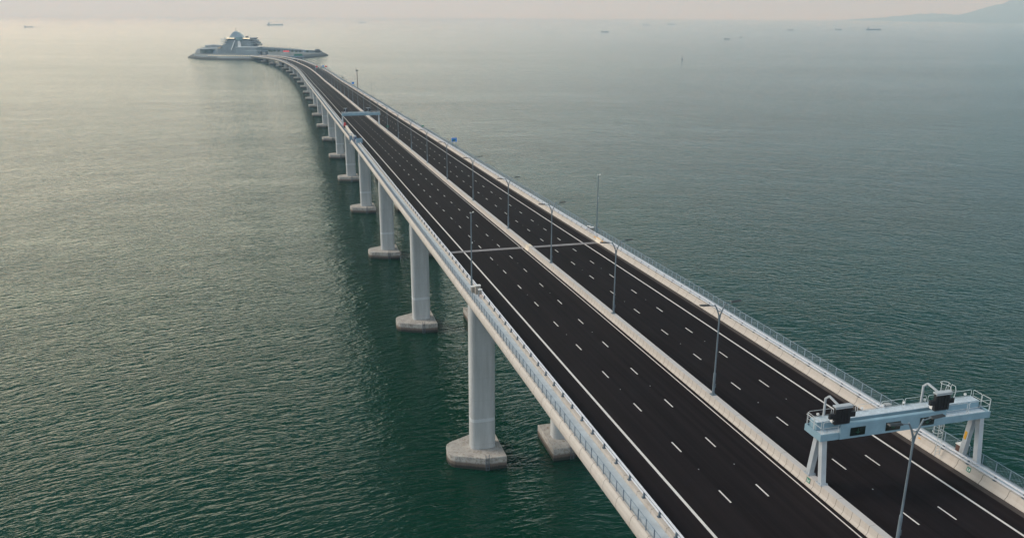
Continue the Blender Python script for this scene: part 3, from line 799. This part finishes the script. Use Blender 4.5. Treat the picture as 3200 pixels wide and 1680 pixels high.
# maintenance equipment stored along the left edge before the far gantry
root = empty('covered_stack', P(338, -15.15, .3), heading(338), label='long cream cover laid over the left parapet rail near the far gantry', cat='cover')
m = MB(); m.box((0, 0, .95), (.95, 34, .28), taper=(.8, 1)); m.box((0, 0, .4), (.75, 33, .85)); m.build('cover', M_cream2, root)
m = MB()
for k in range(9): m.box((0, -15.5+k*3.9, .55), (1.02, .12, 1.05))
m.build('strap', M_cabinet, root)
root = empty('access_cradle', P(318, -16.5, 0), heading(318), label='grey access cradle hung over the left deck edge beside the cream cover', cat='cradle')
m = MB()
for x in (-.5, .5):
    for y in (-1.0, 1.0): m.bar((x, y, -1.6), (x, y, 2.4), .12, .12)
m.box((0, 0, -1.55), (1.2, 2.3, .15)); m.box((0, 0, 2.35), (1.2, 2.3, .12)); m.build('frame', M_grey, root)
m = MB(); m.box((0, -1.0, .6), (1.0, .08, 2.2)); m.build('panel', M_signback, root)
root = empty('work_machine', P(310, -15.5, .26), heading(310), label='dark blue machine with white housings on the left walkway before the blue-grey sign back', cat='machine')
m = MB(); m.box((0, 0, .8), (1.0, 5.0, 1.2)); m.box((0, -1.2, 1.6), (.8, 1.6, .7)); m.build('body', M_navy, root)
m = MB(); m.box((.25, 1.4, 1.6), (.6, 1.8, .3)); m.box((.1, -3.2, .7), (.5, .9, .9)); m.build('housing', M_white, root)
m = MB(); m.bar((-.3, -2.4, 0), (-.3, 2.0, 2.2), .14, .14); m.bar((.3, -2.4, 0), (.3, 2.0, 2.2), .14, .14); m.build('boom', M_signback, root)
root = empty('work_machine', P(361, -15.2, .26), heading(361), label='red machine with round wheels on the left walkway at the foot of the far gantry', cat='machine')
m = MB(); m.box((0, 0, 1.2), (1.1, 2.6, 1.2), taper=(.8, .7)); m.box((0, .3, 2.0), (.7, 1.0, .6)); m.build('body', plain('machine_red', (.38, .03, .03), .5), root)
for y in (-1.0, 1.0):
    m = MB(); m.tube([(-.6, y, .5), (.6, y, .5)], .5, 14); m.build('wheel', M_black, root)
m = MB(); m.box((.9, -1.6, .8), (.9, 1.6, 1.0)); m.build('tank', M_navy, root)

# ---------------------------------------------------------------- island
def rock_mat():
    k = NB('armour_rock'); geo = k.n('ShaderNodeNewGeometry').outputs['Position']
    vo = k.n('ShaderNodeTexVoronoi'); vo.inputs['Scale'].default_value = .35; k.l(geo, vo.inputs['Vector'])
    n = k.noise(geo, .2, 5); s = k.n('ShaderNodeSeparateXYZ'); k.l(geo, s.inputs[0])
    c = k.mix(k.ramp(n, (.3, .7, 0, 1)), (.07, .085, .085), (.15, .16, .155))
    c = k.mix(k.ramp(vo.outputs['Distance'], (.5, 1.3, 0, .8)), c, (.05, .055, .055))
    c = k.mix(k.ramp(s.outputs[2], (3.6, 1.6, 0, 1)), c, (.03, .035, .035))
    k.color(c); k.b.inputs['Roughness'].default_value = .95; k.bump(vo.outputs['Distance'], .8, 1)
    return k.m
M_rock = rock_mat()
M_paving = plain('island_paving', (.16, .18, .18), .9, var=.25, scale=.05)
OUT = [(-661, 1745), (-645, 1700), (-625, 1669), (-591, 1642), (-549, 1629), (-489, 1626), (-440, 1650), (-418, 1691), (-403, 1746), (-391, 1804), (-398, 1850), (-440, 1940), (-520, 2060), (-600, 2150), (-660, 2190), (-715, 2170), (-715, 2080), (-690, 1960), (-676, 1860), (-668, 1790)]
def resample(pl, n):
    ds = [0]
    for i in range(len(pl)): a, b = pl[i], pl[(i+1) % len(pl)]; ds.append(ds[-1]+math.hypot(a[0]-b[0], a[1]-b[1]))
    out = []; 
    for k in range(n):
        t = ds[-1]*k/n; i = max(j for j in range(len(pl)) if ds[j] <= t); u = (t-ds[i])/(ds[i+1]-ds[i]); a, b = pl[i], pl[(i+1) % len(pl)]
        out.append((a[0]*(1-u)+b[0]*u, a[1]*(1-u)+b[1]*u))
    return out
OR = resample(OUT, 240); cx = -548; cy = 1840; n = len(OR); rnd = random.Random(5)
vs = []
for lvl, (ins, z) in enumerate(((-3, -2), (0, .5), (5, 3.0), (10, 5.6), (13, 6.0))):
    for x, y in OR:
        d = Vector((cx-x, cy-y)).normalized(); j = rnd.uniform(-1, 1) if lvl < 4 else 0
        vs.append((x+d.x*(ins+j*1.1), y+d.y*(ins+j*1.1), z+(j*.5 if lvl in (1, 2, 3) else 0)))
fs = []
for l_ in range(4):
    for k in range(n): a, b = l_*n+k, l_*n+(k+1) % n; fs.append((a, b, b+n, a+n))
m = MB(); m.add(vs, fs, 0); m.add([v for v in vs[4*n:]], [tuple(range(n))], 1)
tag(m.build('island', [M_rock, M_paving]), kind='structure')

M_bld = plain('terminal_cladding', (.22, .26, .285), .7, var=.1, scale=.1)
M_bldd = plain('terminal_dark_glass', (.05, .065, .08), .25, var=.2, scale=.2)
M_pale = plain('terminal_pale', (.42, .46, .48), .6, var=.08, scale=.1)
M_warm = plain('lit_strip', (.9, .8, .6), .5, emit=(1.0, .80, .50), es=1.7)
M_grass = plain('island_lawn', (.07, .09, .05), .95, var=.3, scale=.08)
def step_mat():
    k = NB('stepped_cladding'); geo = k.n('ShaderNodeNewGeometry').outputs['Position']
    sx = k.n('ShaderNodeSeparateXYZ'); k.l(geo, sx.inputs[0])
    f = k.math('FRACT', k.math('DIVIDE', sx.outputs[2], 2.0))
    bay = k.math('FRACT', k.math('DIVIDE', sx.outputs[0], 3.1))
    c = k.mix(k.math('GREATER_THAN', f, .62), (.26, .30, .325), (.10, .13, .155))
    c = k.mix(k.math('MULTIPLY', k.math('LESS_THAN', bay, .12), .6), c, (.30, .33, .35))
    c = k.mix(k.ramp(k.noise(geo, .12, 4), (.35, .7, 0, .6)), c, (.12, .15, .16))
    k.color(c); k.b.inputs['Roughness'].default_value = .6
    return k.m
M_step = step_mat()
tb = empty('terminal_building', (-563, 1770, 6), 0, label='stepped grey terminal with a pointed glass dome on the island', cat='building')
def part(name, mb, mat, parent=None):
    o = mb.build(name, mat); o.parent = parent or tb
    o.matrix_parent_inverse = Matrix.Translation((563, -1770, -6)); return o
# podium and sloping stepped front
m = MB(); m.box((-562, 1795, 11), (80, 90, 10)); part('podium', m, M_step)
m = MB()
def slope(m, x0b, x1b, x0t, x1t, yb, yt, zb, zt, yback, mi=0):
    m.add([(x0b, yb, zb), (x1b, yb, zb), (x1t, yt, zt), (x0t, yt, zt), (x0b, yback, zb), (x1b, yback, zb), (x1t, yback, zt), (x0t, yback, zt)],
          [(0, 1, 2, 3), (5, 4, 7, 6), (4, 0, 3, 7), (1, 5, 6, 2), (3, 2, 6, 7), (4, 5, 1, 0)], mi)
for k in range(9):        # stepped seating face
    z = 14+k*2.0; t = k/8
    m.box(((-599+9*t-529-14*t)/2, 1752+k*3.2+20, z+1.0), ((-529-14*t)-(-599+9*t), 40, 2.0))
sf = part('stepped_front', m, M_step)
m = MB(); m.add([(-559, 1746, 14.2), (-551, 1746, 14.2), (-563.4, 1777, 32.6), (-567.6, 1777, 32.6), (-559, 1748, 13.2), (-551, 1748, 13.2), (-563.4, 1779, 31.6), (-567.6, 1779, 31.6)], [(0, 1, 2, 3), (4, 7, 6, 5), (0, 3, 7, 4), (1, 5, 6, 2), (0, 4, 5, 1), (3, 2, 6, 7)])
part('grand_stair', m, M_pale)
m = MB(); m.add([(-573.6, 1746, 14.2), (-571.9, 1746, 14.2), (-573.0, 1777, 32.6), (-574.2, 1777, 32.6), (-573.6, 1747, 13.2), (-571.9, 1747, 13.2), (-573.0, 1778, 31.6), (-574.2, 1778, 31.6)], [(0, 1, 2, 3), (4, 7, 6, 5), (0, 3, 7, 4), (1, 5, 6, 2), (0, 4, 5, 1), (3, 2, 6, 7)])
part('stair_wall', m, M_pale)
# upper glazed storey, lit roof edges
m = MB(); m.box((-566, 1800, 33.6), (50, 44, 3.6)); part('upper_storey', m, M_bldd)
m = MB(); m.prism([(-600, 1790), (-592, 1776), (-541, 1776), (-537, 1790), (-541, 1830), (-592, 1830)], 35.4, 36.6); rf = part('roof', m, M_bld)
for x0, x1 in ((-590, -574), (-556.5, -542)):
    m = MB(); m.box(((x0+x1)/2, 1775.6, 36.0), (x1-x0, .6, .75)); part('lit_edge', m, M_warm)
m = MB(); m.tube([(-565, 1781, 32.4), (-565, 1781, 38.2)], [8.6, 7.6], 20); part('round_lobby', m, plain('teal_glass', (.10, .19, .20), .3, var=.1))
m = MB(); m.box((-552, 1790, 38.3), (5, 5, 3.4)); part('plant_room', m, M_bldd)
# eaves stepping out on both sides
for k, (xl, zl, xr, zr) in enumerate(((-602, 34.6, -534, 32.3), (-603, 30.6, -530.3, 28.0), (-602.6, 26.6, -527.5, 24.9))):
    m = MB(); m.add([(xl-1, 1775, zl-.9), (xl+14, 1762, zl-2.2), (xl+14, 1822, zl-2.2), (xl-1, 1812, zl-.9), (xl-1, 1775, zl+.0), (xl+14, 1762, zl-.6), (xl+14, 1822, zl-.6), (xl-1, 1812, zl+.0)], [(3, 2, 1, 0), (4, 5, 6, 7), (0, 1, 5, 4), (1, 2, 6, 5), (2, 3, 7, 6), (3, 0, 4, 7)])
    part('eave', m, M_bldd if k == 9 else M_pale)
    m = MB(); m.add([(xr-12, 1772, zr+.9), (xr+.5, 1782, zr-.6), (xr+.5, 1815, zr-.6), (xr-12, 1822, zr+.9), (xr-12, 1772, zr+1.7), (xr+.5, 1782, zr), (xr+.5, 1815, zr), (xr-12, 1822, zr+1.7)], [(3, 2, 1, 0), (4, 5, 6, 7), (0, 1, 5, 4), (1, 2, 6, 5), (2, 3, 7, 6), (3, 0, 4, 7)])
    part('eave', m, M_pale)
m = MB()
for k in range(3): m.box((-565+k*.0, 1799, 29.8-3.9*k), (58+k*6, 42, 2.2))
part('gallery_glazing', m, M_bldd)
# pointed vault on the roof
m = MB(); seg_ = 24; vs = []
prof = []
for k in range(seg_+1):
    t = -1+2*k/seg_; prof.append((13.6*t*(1-.10*(1-abs(t))), 13.2*(1-abs(t)**1.75)))
ys = [1777, 1779, 1786, 1800, 1812, 1822]; sc_ = [.96, 1, 1, .9, .68, .35]
for y, q in zip(ys, sc_): vs += [(-572.2+x*q, y, 36.6+z*q) for x, z in prof]
np2 = len(prof); fs = [(i*np2+k, i*np2+k+1, (i+1)*np2+k+1, (i+1)*np2+k) for i in range(len(ys)-1) for k in range(seg_)]
fs += [tuple(range(np2)), tuple((len(ys)-1)*np2+k for k in range(np2))]
m.add(vs, fs); dome = part('dome', m, plain('dome_glass', (.27, .35, .41), .3, var=.08, scale=.2))
m = MB()
for k in range(seg_):
    a = (-572.2+prof[k][0], 1776.6, 36.6+prof[k][1]); b = (-572.2+prof[k+1][0], 1776.6, 36.6+prof[k+1][1]); m.bar(a, b, .7, .5)
part('arch_rim', m, M_pale, dome)
m = MB(); m.box((-571.8, 1776.7, 42.8), (13.5, .5, 2.4)); part('dome_window', m, M_bldd, dome)
m = MB(); m.tube([(-572.4, 1785, 48), (-572.4, 1785, 57)], .3, 8); m.box((-572.4, 1785, 55), (1.1, 1.1, .9)); part('mast', m, M_head)
# western wing: raised ramp and curved roof, left of the terminal
wing = empty('roof_wing', (-625, 1770, 6), 0, label='low sloping wing with a curved pale wall left of the domed terminal', cat='building')
def wpart(name, mb, mat):
    o = mb.build(name, mat); o.parent = wing; o.matrix_parent_inverse = Matrix.Translation((625, -1770, -6)); return o
m = MB(); m.add([(-655, 1765, 6), (-600, 1752, 6), (-590, 1800, 6), (-655, 1850, 6), (-652, 1772, 14), (-604, 1765, 14), (-592, 1800, 20), (-645, 1840, 20)], [(3, 2, 1, 0), (4, 5, 6, 7), (0, 1, 5, 4), (1, 2, 6, 5), (2, 3, 7, 6), (3, 0, 4, 7)])
wpart('terrace', m, M_bld)
m = MB(); m.add([(-645, 1800, 19.6), (-624, 1795, 21.6), (-590, 1786, 18.6), (-584, 1768, 15.0), (-645, 1803, 17), (-624, 1799, 17), (-590, 1790, 15), (-584, 1772, 8), (-645, 1800, 21.0), (-624, 1795, 23.0), (-590, 1786, 20.0), (-584, 1768, 16.2)], [(0, 1, 9, 8), (1, 2, 10, 9), (2, 3, 11, 10), (0, 4, 5, 1), (1, 5, 6, 2), (2, 6, 7, 3)])
wpart('curved_wall', m, M_pale)
m = MB(); m.tube([(-628, 1762, 7), (-628, 1762, 14.6)], [14, 13], 26); wpart('sunken_court', m, plain('court_green', (.07, .10, .10), .8, scale=.1))
m = MB(); m.tube([(-628, 1762, 14.4), (-628, 1762, 15.2)], [15, 15], 26); wpart('court_rim', m, M_bld)
m = MB(); m.box((-632, 1757, 15.6), (9, 1.5, .5)); m.box((-626, 1775, 20.3), (9, 1.5, .5)); wpart('skylight', m, M_white)
m = MB(); m.add([(-612, 1775, 15.6), (-592, 1768, 15.0), (-590, 1786, 18.0), (-610, 1790, 18.4)], [(0, 1, 2, 3)]); m.add([(-612, 1775, 15.2), (-592, 1768, 14.6), (-590, 1786, 17.6), (-610, 1790, 18.0)], [(0, 1, 2, 3)]); wpart('lawn', m, plain('tan_lawn', (.27, .22, .13), .9))
# portal block and long retaining wall to the right
pb = empty('portal_block', (-540, 1736, 6), 0, label='dark flat-topped portal block at the foot of the terminal, left of the roadway', cat='building')
m = MB(); m.box((-536, 1748, 12.8), (42, 44, 13.6)); m.box((-520, 1720, 10.0), (26, 30, 8)); o = m.build('wall', M_bld); o.parent = pb; o.matrix_parent_inverse = Matrix.Translation((540, -1736, -6))
m = MB(); m.box((-536, 1748, 19.8), (44, 46, .5)); o = m.build('roof', M_pale); o.parent = pb; o.matrix_parent_inverse = Matrix.Translation((540, -1736, -6))
for x in (-500, -489):
    m = MB(); m.box((x, 1702+(x+500)*.3, 9.0), (3.0, 8, 8.5)); o = m.build('portal_pier', M_bldd); o.parent = pb; o.matrix_parent_inverse = Matrix.Translation((540, -1736, -6))
m = MB()
wall_pts = [(-556, 1745, 13.8), (-520, 1758, 19.6), (-500, 1775, 17.6), (-470, 1797, 14.4), (-436, 1822, 11.2), (-410, 1843, 9.4)]
for (xa, ya, za), (xb, yb, zb_) in zip(wall_pts[1:], wall_pts[2:]):
    m.add([(xa, ya, 6), (xb, yb, 6), (xb, yb, zb_), (xa, ya, za), (xa-6, ya+16, 6), (xb-6, yb+16, 6), (xb-6, yb+16, zb_), (xa-6, ya+16, za)], [(0, 1, 2, 3), (4, 7, 6, 5), (3, 2, 6, 7), (0, 3, 7, 4), (1, 5, 6, 2)])
lw = tag(m.build('retaining_wall', M_bld), 'long grey wall sloping down to the right tip of the island', 'wall')
m = MB(); rnd = random.Random(11)
for (xa, ya, za), (xb, yb, zb_) in zip(wall_pts[1:], wall_pts[2:]):
    for k in range(7):
        t = (k+.5)/7; m.box((xa+(xb-xa)*t+.3, ya+(yb-ya)*t-.4, 6+(za+(zb_-za)*t-6)*.68), (2.3, .3, 1.4), Matrix.Rotation(R(36), 3, 'Z'))
o = m.build('recess', M_bldd); o.parent = lw; tag(o, kind='stuff')
# low slab in front of the wall, approach ramps
m = MB(); m.add([(-508, 1700, 6.05), (-430, 1712, 6.05), (-415, 1800, 6.05), (-505, 1770, 6.05), (-505, 1712, 9.6), (-450, 1722, 8.2), (-430, 1795, 8.2), (-500, 1762, 11.2)], [(3, 2, 1, 0), (4, 5, 6, 7), (0, 1, 5, 4), (1, 2, 6, 5), (2, 3, 7, 6), (3, 0, 4, 7)])
tag(m.build('terrain', M_paving), kind='structure')
# sea wall with ribs and a row of lights
sw = empty('sea_wall', (-545, 1630, 0), 0, label='ribbed pale sea wall along the near shore of the island, left of the bridge', cat='wall')
pa_ = [(-622, 1676), (-590, 1650), (-549, 1636), (-500, 1633)]
m = MB()
for (xa, ya), (xb, yb) in zip(pa_, pa_[1:]): m.bar((xa, ya+2, 5.2), (xb, yb+2, 5.2), 3, 4.4)
o = m.build('wall', M_bld); o.parent = sw; o.matrix_parent_inverse = Matrix.Translation((545, -1630, 0))
m = MB()
for k in range(36):
    x = -566+k*1.9; y = interp(x, [p[0] for p in pa_], [p[1] for p in pa_]); m.bar((x, y-3.2, .2), (x+.5, y+.2, 6.0), .75, .6)
o = m.build('rib', M_pale); o.parent = sw; o.matrix_parent_inverse = Matrix.Translation((545, -1630, 0)); tag(o, kind='stuff')
bulb = None
for k in range(20):
    x = -585+k*4.5; y = interp(x, [p[0] for p in pa_], [p[1] for p in pa_])-.2
    if bulb is None:
        m = MB(); m.tube([(0, 0, 0), (0, 0, .5)], .12, 6); m.tube([(0, -.2, .5), (0, -.2, .9)], [.62, .55], 8); bulb = m.build('wall_light', M_warm); o = bulb
    else: o = bulb.copy(); sc.collection.objects.link(o)
    o.location = (x, y, 6.9)
    tag(o, 'small glowing light on top of the ribbed sea wall, %s from its left end' % ('first' if k == 0 else ordinal(k)), 'light', 'lights along the sea wall')
# booths, huts, posts on the right half
root = empty('toll_canopy', (-459, 1738, 8), R(-8), label='bright red canopy with white bays on the right half of the island', cat='canopy')
m = MB(); m.box((0, 0, 4.2), (11.5, 4, 1.9)); m.build('canopy', plain('canopy_red', (.75, .04, .05), .5, emit=(1, .05, .05), es=.25), root)
for k in range(4):
    m = MB(); m.box((-4.2+k*2.7, -1.5, 1.7), (1.3, 1.0, 1.5)); m.build('bay', M_white, root)
    m = MB(); m.box((-4.8+k*2.9, 1, 1.8), (.3, .3, 3.4)); m.build('post', M_grey, root)
root = empty('control_hut', (-416, 1828, 6), R(20), label='small dark hut on the right tip of the island', cat='hut')
m = MB(); m.box((0, 0, 3.4), (9, 9, 6.4)); m.build('wall', M_bldd, root)
m = MB(); m.box((0, 0, 6.9), (10, 10, .6)); m.build('roof', M_bld, root)
m = MB(); m.tube([(-1, 0, 7.2), (-1, 0, 11.5)], .2, 6); m.box((-1, 0, 11.3), (.9, .9, .8)); m.build('mast', M_head, root)
root = empty('site_hut', (-437, 1800, 7.5), R(10), label='small grey hut with a white door left of the dark hut', cat='hut')
m = MB(); m.box((0, 0, 1.8), (6, 5, 3.6)); m.build('wall', M_signback, root)
m = MB(); m.box((-1.5, -2.55, 1.3), (1.6, .1, 2.4)); m.build('door', M_white, root)
def bush_tree(x, y, z, r, label, seed, tall=1.0):
    rnd = random.Random(seed); root = empty('tree', (x, y, z), label=label, cat='tree', group='small trees on the island')
    m = MB(); m.tube([(0, 0, 0), (.1, 0, r*.7), (0, .1, r*1.2)], [.25, .18, .08], 6); m.build('trunk', plain('bark', (.07, .05, .04), .9), root)
    m = MB()
    for _ in range(150):
        a = rnd.uniform(0, 6.28); u = rnd.uniform(-.6, 1); q = r*math.sqrt(max(0, 1-u*u))*rnd.uniform(.4, 1.1)
        c = Vector((q*math.cos(a), q*math.sin(a), r*1.1+u*r*.8*tall)); s_ = rnd.uniform(.35, .7)
        n_ = Vector((rnd.uniform(-1, 1), rnd.uniform(-1, 1), rnd.uniform(-.3, 1))).normalized(); t = n_.orthogonal().normalized(); b = n_.cross(t)
        m.add([c+t*s_, c+b*s_, c-t*s_, c-b*s_], [(0, 1, 2, 3)])
    m.build('crown', plain('leaf_dark', (.035, .075, .035), .8, var=.4, scale=.6), root)
spots = [(-488, 1735, 10), (-483, 1738, 10), (-476, 1746, 10), (-447, 1772, 8), (-441, 1779, 8), (-453, 1764, 9), (-428, 1786, 7), (-494, 1742, 10)]
names_ = ['leftmost', 'second', 'third', 'fourth', 'fifth', 'sixth', 'seventh', 'rightmost']
spots.sort()
for k, (x, y, z) in enumerate(spots):
    bush_tree(x, y, z, random.uniform(2.0, 2.9), 'dark green small tree on the island beyond the road, %s' % (names_[k] if k in (0, 7) else names_[k]+' from the left'), 40+k)
ip = None
for k in range(16):
    t = k/15; x = -512+t*96; y = 1772+t*64
    if ip is None:
        ip = empty('lamp_post', (0, 0, 0)); m = MB(); m.tube([(0, 0, 0), (0, 0, 6.5)], .14, 6); m.build('pole', M_pole, ip); m = MB(); m.box((.5, 0, 6.5), (1.4, .4, .25)); m.build('lamp_head', M_head, ip); o = ip
    else: o = copy_tree(ip)
    o.location = (x, y, interp(x, [p[0] for p in wall_pts], [p[2] for p in wall_pts]))
    tag(o, 'thin lamp post on the long sloping wall, %s from the terminal end' % ('first' if k == 0 else ordinal(k)), 'lamp post', 'lamp posts along the island wall')
for k, (x, y) in enumerate(((-497, 1790), (-487, 1796))):
    root = empty('floodlight_mast', (x, y, 8), label='tall mast with a pale head behind the island wall, %s of the pair' % ('left' if k == 0 else 'right'), cat='mast', group='pair of tall masts behind the island wall')
    m = MB(); m.tube([(0, 0, 0), (0, 0, 22)], [.3, .18], 8); m.build('pole', M_pole, root)
    m = MB(); m.box((0, 0, 22), (2.2, .8, .7)); m.build('floodlight', M_white, root)

# ---------------------------------------------------------------- ships and buoys
M_hull = plain('ship_hull', (.16, .19, .23), .6, var=.2, scale=.05)
M_hull2 = plain('ship_hull_grey', (.34, .36, .38), .6, var=.2, scale=.05)
M_sup = plain('ship_house', (.42, .43, .43), .6)
def ship(x, y, ln, label, rz=0.0, bridge=-1, boxes=True, hull=M_hull, load=1.0):
    root = empty('cargo_ship' if ln > 35 else 'motor_boat', (x, y, 0), rz, label=label, cat='ship' if ln > 35 else 'boat', group='ships on the hazy water' if ln > 35 else None)
    b = ln*.16; h = ln*.055+.6; m = MB(); vs = []; st = []
    for i in range(11):
        t = i/10; X = (-.5+t)*ln; wv = b/2*min(1, (1-t)*4.2+.04)**.6*(min(1, t*5+.75)); sh = h*(1+.35*max(0, t-.8)*5*.4+.1*max(0, .15-t)*6)
        vs += [(X-.02*ln*(t < .05), -wv*.75, -1.0), (X+ln*.02*t, -wv, sh), (X+ln*.02*t, wv, sh), (X, wv*.75, -1.0)]
    fs = []
    for i in range(10):
        for k in range(4): a, b2 = i*4+k, i*4+(k+1) % 4; fs.append((a, b2, b2+4, a+4))
    fs += [(0, 1, 2, 3), (43, 42, 41, 40)]
    m.add(vs, fs); m.build('hull', hull, root)
    hx = bridge*ln*.38
    m = MB(); m.box((hx, 0, h+ln*.045), (ln*.11, b*.8, ln*.09)); m.box((hx+bridge*-.01*ln, 0, h+ln*.105), (ln*.07, b*.95, ln*.035)); m.build('deckhouse', M_sup, root)
    m = MB(); m.tube([(hx+bridge*ln*.03, 0, h+ln*.08), (hx+bridge*ln*.03, 0, h+ln*.17)], ln*.012, 6); m.build('funnel', M_hull2, root)
    if boxes:
        m = MB(); rnd = random.Random(int(ln*7))
        for k in range(6):
            hh = ln*.03*load*rnd.uniform(.5, 1.2); m.box((-hx*.62+(-.33+.115*k)*ln*(1 if bridge < 0 else -1)*-1*-1, 0, h+hh/2), (ln*.10, b*.8, hh))
        m.build('hatch', M_hull2, root)
    m = MB(); m.tube([(-hx*.95, 0, h), (-hx*.95, 0, h+ln*.08)], max(.15, ln*.004), 5); m.build('mast', M_hull2, root)
    return root
ship(-3039, 5431, 56, 'small dark coaster alone on the far left of the sea', 0.03, -1, hull=M_hull)
ship(-1946, 7084, 128, 'long pale cargo ship with stern bridge behind and right of the domed terminal', 0.0, -1, hull=M_hull2, load=1.0)
ship(507, 4794, 42, 'small dark freighter in the middle of the horizon water', 0.0, -1)
ship(839, 3388, 23, 'dark low motor boat right of the centre, nearest of the far vessels', math.pi+.1, 1, boxes=False)
ship(2604, 6261, 108, 'long flat bulk ship near the right-hand hills', 0, -1, load=.3)
ship(1884, 5888, 44, 'faint ship left of the long flat bulk ship and its small neighbour', 0.1, 1)
ship(2377, 6334, 52, 'faint small ship just left of the long flat bulk ship', 0, -1)
ship(-1700, 9800, 75, 'very faint ship on the haze line behind the bridge end', 0, -1, hull=M_hull2)
ship(1750, 9600, 90, 'very faint ship on the haze line left of centre right', 0, -1, hull=M_hull2)
ship(1350, 8800, 70, 'very faint ship on the haze line right of the dark freighter', 0, -1, hull=M_hull2)
root = ship(985, 3730, 16, 'white speedboat throwing spray beyond the dark motor boat', .2, -1, boxes=False, hull=M_sup)
def buoy(x, y, h, label):
    root = empty('buoy', (x, y, 0), label=label, cat='buoy', group='buoys on the water')
    m = MB(); m.tube([(0, 0, -.4), (0, 0, h*.18), (0, 0, h*.3)], [h*.24, h*.24, h*.1], 12); m.build('float', M_hull, root)
    m = MB(); m.tube([(0, 0, h*.28), (0, 0, h)], [h*.05, h*.03], 6); m.box((0, 0, h*.93), (h*.12, h*.12, h*.12)); m.build('mast', M_head, root)
buoy(344, 1745, 7.0, 'dark buoy with a thin mast on the sea right of the bridge')
buoy(1070, 3000, 6, 'small dark buoy near the right motor boat')
buoy(1490, 3150, 6, 'small dark buoy farthest to the right')
buoy(-1330, 3300, 6, 'small dark buoy on the open water left of the island')
buoy(-690, 4300, 6, 'small buoy beyond the island, right of the terminal')

# ---------------------------------------------------------------- haze
m = MB(); m.box((0, 14000, 409), (90000, 70000, 820))
hz = m.build('haze', None if False else plain('_tmp', (1, 1, 1)))
mt = bpy.data.materials.new('haze_air'); mt.use_nodes = True; t_ = mt.node_tree
for n_ in list(t_.nodes):
    if n_.type == 'BSDF_PRINCIPLED': t_.nodes.remove(n_)
pv = t_.nodes.new('ShaderNodeVolumePrincipled'); pv.inputs['Color'].default_value = (.54, .77, 1.0, 1); pv.inputs['Absorption Color'].default_value = (1, 1, 1, 1); pv.inputs['Density'].default_value = 1.15e-4; pv.inputs['Anisotropy'].default_value = .15
t_.links.new(pv.outputs[0], t_.nodes['Material Output'].inputs['Volume'])
hz.data.materials.clear(); hz.data.materials.append(mt); tag(hz, kind='stuff')
